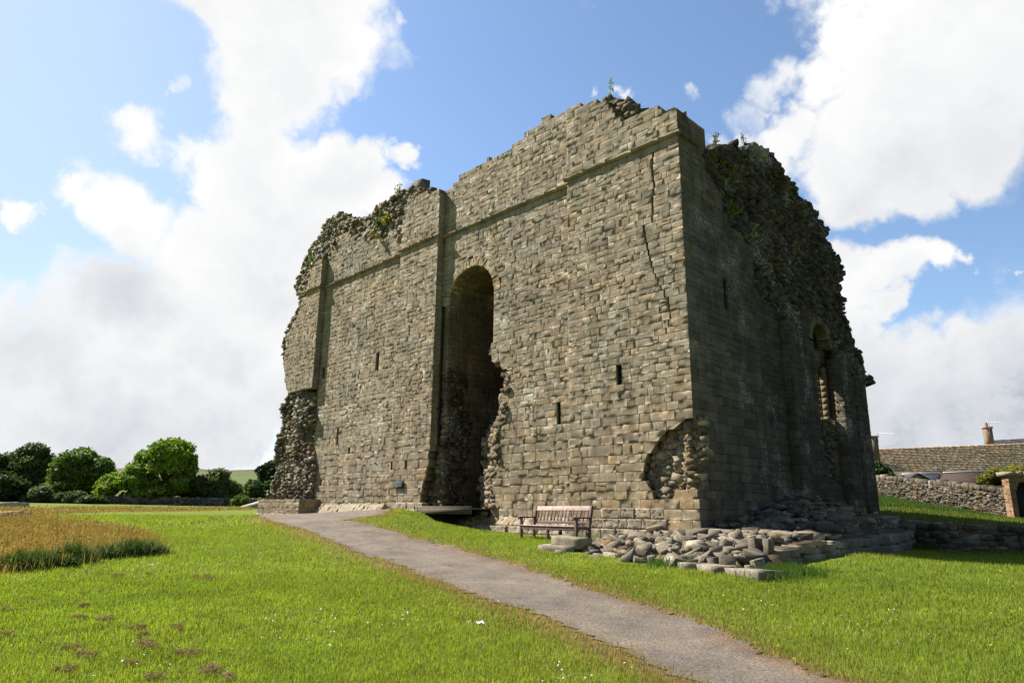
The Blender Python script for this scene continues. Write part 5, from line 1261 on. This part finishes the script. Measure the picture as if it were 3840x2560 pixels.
weed(onY(*z1([(1240, 950)])[0], 1.0), .95, 3, (.14, .19, .05), 'tall pale sapling sprouting from the rubble on the castle top left of the big stone', .1, .08, 1)
weed(onY(*z2([(815, 160)])[0], .6), .9, 1, (.12, .17, .05), 'single thin sprig rising from the highest point of the castle wall', .15, .07, 2)
weed(onY(*z5([(345, 560)])[0], .5), 1.1, 5, GRN, 'upright leafy green weed on the left castle edge, highest of three', .15, .08, 3)
weed(onY(*z5([(295, 640)])[0], .4), .6, 4, GRN, 'middle green weed on the stepped left castle edge', .12, .07, 4)
weed(onY(*z5([(240, 720)])[0], .4), .9, 4, GRN, 'lowest green weed on the left castle edge below the other two', .15, .08, 5)
weed(onY(*z5([(1230, 130)])[0], .3), .4, 6, (.11, .15, .03), 'yellow flowered weed in the rubble above the left castle bay', .2, .07, 6, (.5, .36, .03))
weed(onY(*z5([(1110, 160)])[0], .3), .3, 5, GRN, 'green tuft in the rubble left of the yellow flowered weed', .2, .07, 7)
weed(onY(*z5([(1090, 330)])[0], .1), .3, 5, (.2, .17, .05), 'tawny grass tuft at the foot of the castle top rubble', .15, .06, 8)
weed(onX(*za([(485, 150)])[0], -.9), .75, 3, (.16, .17, .1), 'left pale dead stalk on top of the dark rubble tower', .1, .05, 9)
weed(onX(*za([(760, 140)])[0], -.9), .75, 2, (.16, .17, .1), 'right pale dead stalk on top of the dark rubble tower', .07, .05, 10)
weed(onX(*za([(640, 830)])[0], -.2), .5, 3, (.12, .17, .03), 'bright green tuft at the edge of the side wall facing', .12, .07, 11)
weed(onX(*za([(560, 400)])[0], -.5), .5, 4, (.22, .15, .05), 'rusty grass tuft in the upper dark rubble near the corner', .2, .07, 12)
weed(onX(*za([(800, 1080)])[0], -.2), .4, 4, (.2, .15, .05), 'tawny grass tuft where the dark rubble meets the facing stones', .15, .07, 13)
# loose block standing on the skyline
P = onY(*z1([(1420, 845)])[0], .8); b = MB(); stone(b, P, (.62, .5, .9), rotm(.3), (.16, .15, .12)); stone(b, P + A([-.3, 0, -.02]), (.5, .5, .5), rotm(.9), (.14, .13, .1)); b.build('skyline_block', M_RUB, keep)
# long grass at the bank under the dry-stone wall and by the kerb
def bank_grass():
    g = np.random.default_rng(81); Vs, Fs, Cs, o = [], [], [], 0
    d = (WBp - WA)[:2]; L = np.linalg.norm(d); u = d / L; nrm = A([u[1], -u[0]]); nrm = nrm if nrm @ (CAM[:2] - WA[:2]) > 0 else -nrm
    for n, s0, s1, w0, w1, h, w in ((26000, -.1, 1.05, .3, 7, .2, .03),):
        t = g.uniform(s0, s1, n); k = g.uniform(w0, w1, n); P = WA[:2] + np.outer(t, d) + np.outer(k, nrm)
        x, y = P[:, 0], P[:, 1]; kk = ~((x < .5) & (y < 14.6)); x, y = x[kk], y[kk]
        V, Fc, C = blades(x, y, h * g.uniform(.4, 1.2, len(x)), w * g.uniform(.6, 1.3, len(x)), A([.055, .10, .016]) * g.uniform(.6, 1.4, (len(x), 1)), g, .4, True); Vs.append(V); Fs.append(Fc + o); Cs.append(C); o += len(V)
    for (px, py) in ((1800, 1318), (1830, 1322), (1780, 1330), (2120, 1260), (1545, 1300)):
        c = Gd(px, py); n = 900; x, y = c[0] + g.normal(0, .25, n), c[1] + g.normal(0, .25, n); V, Fc, C = blades(x, y, .2 * g.uniform(.4, 1.3, n), .01 * g.uniform(.6, 1.4, n), A([.06, .11, .015]) * g.uniform(.6, 1.4, (n, 1)), g, .5, True); Vs.append(V); Fs.append(Fc + o); Cs.append(C); o += len(V)
    tag(mesh_np('long_grass', np.concatenate(Vs), np.concatenate(Fs), np.concatenate(Cs), M_GRASS), 'longer rough grass on the bank below the dry stone wall', 'grass', kind='stuff')
bank_grass()

# ------------------------------------------------------------------ sun, sky, clouds
TO_SUN = A([-.72, -.31, .88]); TO_SUN /= np.linalg.norm(TO_SUN)
sl_ = bpy.data.lights.new('sun', 'SUN'); sl_.energy = 5.; sl_.angle = math.radians(.5); sl_.color = (1, .95, .87)
so = bpy.data.objects.new('sun', sl_); COL.objects.link(so); so.rotation_euler = Vector(-TO_SUN).to_track_quat('-Z', 'Y').to_euler(); so.location = (-30, -20, 60)
EXPOSURE = 1.22
def world():
    w = bpy.data.worlds.new('World'); SC.world = w; w.use_nodes = True; nt = w.node_tree; nt.nodes.clear(); lk = nt.links.new
    out = nt.nodes.new('ShaderNodeOutputWorld'); bg = nt.nodes.new('ShaderNodeBackground'); bg.inputs[1].default_value = .085; lk(bg.outputs[0], out.inputs[0])
    sky = nt.nodes.new('ShaderNodeTexSky'); sky.sky_type = 'NISHITA'; sky.sun_disc = False; sky.sun_elevation = math.asin(TO_SUN[2]); sky.sun_rotation = math.atan2(TO_SUN[0], TO_SUN[1]); sky.dust_density = .6; sky.ozone_density = 2.; sky.air_density = 1.
    tc = nt.nodes.new('ShaderNodeTexCoord'); D = tc.outputs['Generated']
    def vmath(op, a, b=None):
        n = nt.nodes.new('ShaderNodeVectorMath'); n.operation = op
        for i, v in enumerate((a, b)):
            if v is None: continue
            if isinstance(v, (tuple, list, np.ndarray)): n.inputs[i].default_value = [float(q) for q in v]
            elif isinstance(v, float): n.inputs['Scale'].default_value = v
            else: lk(v, n.inputs[i])
        return n
    def mth(op, a, b=None, c=None):
        n = nt.nodes.new('ShaderNodeMath'); n.operation = op
        for i, v in enumerate((a, b, c)):
            if v is None: continue
            if isinstance(v, (int, float)): n.inputs[i].default_value = v
            else: lk(v, n.inputs[i])
        return n.outputs[0]
    def nz(scale, det, rough, out='Fac', dist=0.):
        n = nt.nodes.new('ShaderNodeTexNoise'); n.inputs['Scale'].default_value = scale; n.inputs['Detail'].default_value = det; n.inputs['Roughness'].default_value = rough; n.inputs['Distortion'].default_value = dist; lk(D, n.inputs['Vector']); return n.outputs[out]
    warp = vmath('SCALE', vmath('SUBTRACT', nz(7., 6, .6, 'Color'), (.5, .5, .5)).outputs[0], .16).outputs[0]
    DW = vmath('ADD', D, warp).outputs[0]
    def field(blobs, soft=.55):
        acc = None
        for (x, y, r, a) in blobs:
            d = ray(x * K, y * K); d0 = np.linalg.norm(d); c = d / d0; rad = r * K / F_PX / d0
            dist = vmath('DISTANCE', DW, c).outputs['Value']
            mr = nt.nodes.new('ShaderNodeMapRange'); mr.interpolation_type = 'SMOOTHSTEP'; lk(dist, mr.inputs[0]); mr.inputs[1].default_value = rad * (1 + soft); mr.inputs[2].default_value = rad * (1 - soft); mr.inputs[3].default_value = 0.; mr.inputs[4].default_value = a
            acc = mr.outputs[0] if acc is None else mth('MAXIMUM', acc, mr.outputs[0])
        return acc
    CL = [(560, 40, 110, 1), (690, 110, 150, 1), (600, 170, 120, .9), (760, 190, 80, .8), (800, 255, 38, .8), (480, 20, 50, .9), (900, 20, 30, .5), (700, -120, 200, 1), (500, -80, 120, .9),
          (620, 400, 150, 1), (500, 370, 95, 1), (760, 400, 110, 1), (850, 380, 60, 1), (935, 390, 45, 1), (660, 520, 210, 1), (560, 650, 220, 1), (860, 470, 80, 1),
          (350, 290, 70, .8), (300, 500, 110, .85), (200, 470, 55, .7), (30, 490, 45, .8), (40, 720, 60, .8), (320, 50, 30, .5), (395, 175, 22, .5),
          (320, 770, 200, 1), (80, 880, 170, 1), (500, 830, 220, 1), (120, 960, 220, 1), (400, 960, 220, 1), (-150, 900, 260, 1), (620, 800, 120, 1), (300, 1080, 300, .8),
          (2160, 170, 240, 1), (2260, 40, 210, 1), (1990, 350, 150, 1), (1800, 330, 85, .9), (1720, 300, 35, .6), (1950, 440, 85, 1), (2070, 410, 90, 1), (2200, 310, 110, 1), (2390, 110, 170, 1), (2150, -120, 250, 1), (1890, 200, 80, .75), (1930, 90, 80, .8),
          (1950, 640, 75, 1), (2050, 630, 72, 1), (2150, 620, 58, .95), (2230, 602, 42, .9), (2300, 600, 22, .7), (2305, 545, 12, .5), (1940, 745, 60, .95), (2020, 700, 50, .9),
          (2000, 880, 110, 1), (2120, 865, 95, 1), (2250, 810, 95, 1), (2360, 770, 90, 1), (2200, 930, 140, 1), (2360, 900, 140, 1), (2050, 970, 140, 1), (2550, 850, 280, 1), (2700, 250, 250, 1),
          (1850, 60, 70, .55), (1780, 180, 60, .5), (1725, 255, 60, .5), (1640, 320, 40, .5), (865, 110, 60, .5), (835, 205, 50, .5), (1615, 215, 28, .45), (1330, 235, 26, .75), (1410, 228, 34, .85), (1285, 250, 12, .5), (1770, 230, 26, .5), (1780, 30, 40, .4)]
    f = field(CL)
    fine = nz(10., 12, .66); big = nz(3.2, 5, .55)
    s = mth('ADD', f, mth('MULTIPLY', mth('SUBTRACT', fine, .5), 1.15)); s = mth('ADD', s, mth('MULTIPLY', mth('SUBTRACT', big, .5), .6))
    mr = nt.nodes.new('ShaderNodeMapRange'); mr.interpolation_type = 'SMOOTHSTEP'; lk(s, mr.inputs[0]); mr.inputs[1].default_value = .22; mr.inputs[2].default_value = .80; mask = mr.outputs[0]
    # thin veil towards the left
    veil = field([(60, 200, 420, .55), (-200, 500, 500, .6), (300, 500, 300, .4), (100, 60, 250, .45)], .9)
    veil = mth('MULTIPLY', veil, mth('ADD', .55, mth('MULTIPLY', big, .9)))
    view_sky = field([(1100, 500, 1500, .9)], .6)  # added patch that keeps the sky bright over the view only
    # grey undersides
    GR = [(300, 690, 120, .62), (600, 690, 110, .42), (640, 560, 150, .3), (760, 440, 70, .25), (120, 760, 110, .35), (450, 780, 120, .3), (550, 900, 170, .16), (150, 970, 200, .18), (350, 1000, 200, .2), (60, 1000, 160, .28), (560, 1040, 160, .4), (250, 1110, 280, .55), (80, 870, 120, .35), (330, 880, 90, .35), (560, 830, 70, .3), (700, 130, 60, .1),
          (2080, 400, 150, .42), (2250, 320, 160, .45), (2300, 180, 150, .3), (2000, 480, 110, .45), (2150, 250, 160, .28), (2050, 690, 70, .35), (2280, 860, 110, .4), (2130, 880, 170, .42), (2330, 900, 200, .55), (2000, 950, 200, .6), (2200, 1010, 220, .78), (1990, 700, 70, .2), (2500, 950, 250, .8)]
    g = field(GR, .85); g = mth('MULTIPLY', g, mth('ADD', .45, mth('MULTIPLY', fine, 1.1)))
    g = mth('ADD', g, mth('MULTIPLY', mth('MAXIMUM', mth('SUBTRACT', nz(4.6, 6, .6), .47), 0.), 1.5))
    ro = ramp(nt, [(0, (5.2, 5.2, 5.15)), (.35, (4.45, 4.5, 4.58)), (.7, (3.4, 3.55, 3.8)), (1., (1.3, 1.6, 2.1))]); lk(g, ro.inputs[0])
    mx = nt.nodes.new('ShaderNodeMix'); mx.data_type = 'RGBA'; 
    sk = nt.nodes.new('ShaderNodeMix'); sk.data_type = 'RGBA'; sk.blend_type = 'MULTIPLY'; sk.inputs[0].default_value = 1.; lk(sky.outputs[0], sk.inputs[6]); sk.inputs[7].default_value = (SKYM[0], SKYM[1], SKYM[2], 1)
    vx = nt.nodes.new('ShaderNodeMix'); vx.data_type = 'RGBA'; lk(veil, vx.inputs[0]); vx.inputs[7].default_value = (3.3, 4.0, 4.7, 1)
    gx = nt.nodes.new('ShaderNodeMix'); gx.data_type = 'RGBA'; lk(view_sky, gx.inputs[0]); lk(sk.outputs[2], gx.inputs[6]); gs = nt.nodes.new('ShaderNodeMix'); gs.data_type = 'RGBA'; gs.blend_type = 'MULTIPLY'; gs.inputs[0].default_value = 1.; lk(sky.outputs[0], gs.inputs[6]); gs.inputs[7].default_value = (1.05, 1.09, 1.1, 1); lk(gs.outputs[2], gx.inputs[7]); lk(gx.outputs[2], vx.inputs[6])
    lk(mask, mx.inputs[0]); lk(vx.outputs[2], mx.inputs[6]); lk(ro.outputs[0], mx.inputs[7]); lk(mx.outputs[2], bg.inputs[0])
SKYM = (.55, .57, .6)  # dims the sky outside the view to lessen fill light
world()
vs = SC.view_settings; vs.view_transform = 'Standard'; vs.look = 'None'; vs.exposure = EXPOSURE; vs.gamma = 1; SC.display_settings.display_device = 'sRGB'

# ------------------------------------------------------------------ camera
cam = bpy.data.cameras.new('camera'); cam.sensor_width = 36; cam.lens = 36 * F_PX / 3840; cam.clip_end = 5000; cam.clip_start = .1
co_ = bpy.data.objects.new('camera', cam); COL.objects.link(co_)
Mx = Matrix(((CR[0], CU[0], -CF[0], CAM[0]), (CR[1], CU[1], -CF[1], CAM[1]), (CR[2], CU[2], -CF[2], CAM[2]), (0, 0, 0, 1))); co_.matrix_world = Mx
SC.camera = co_
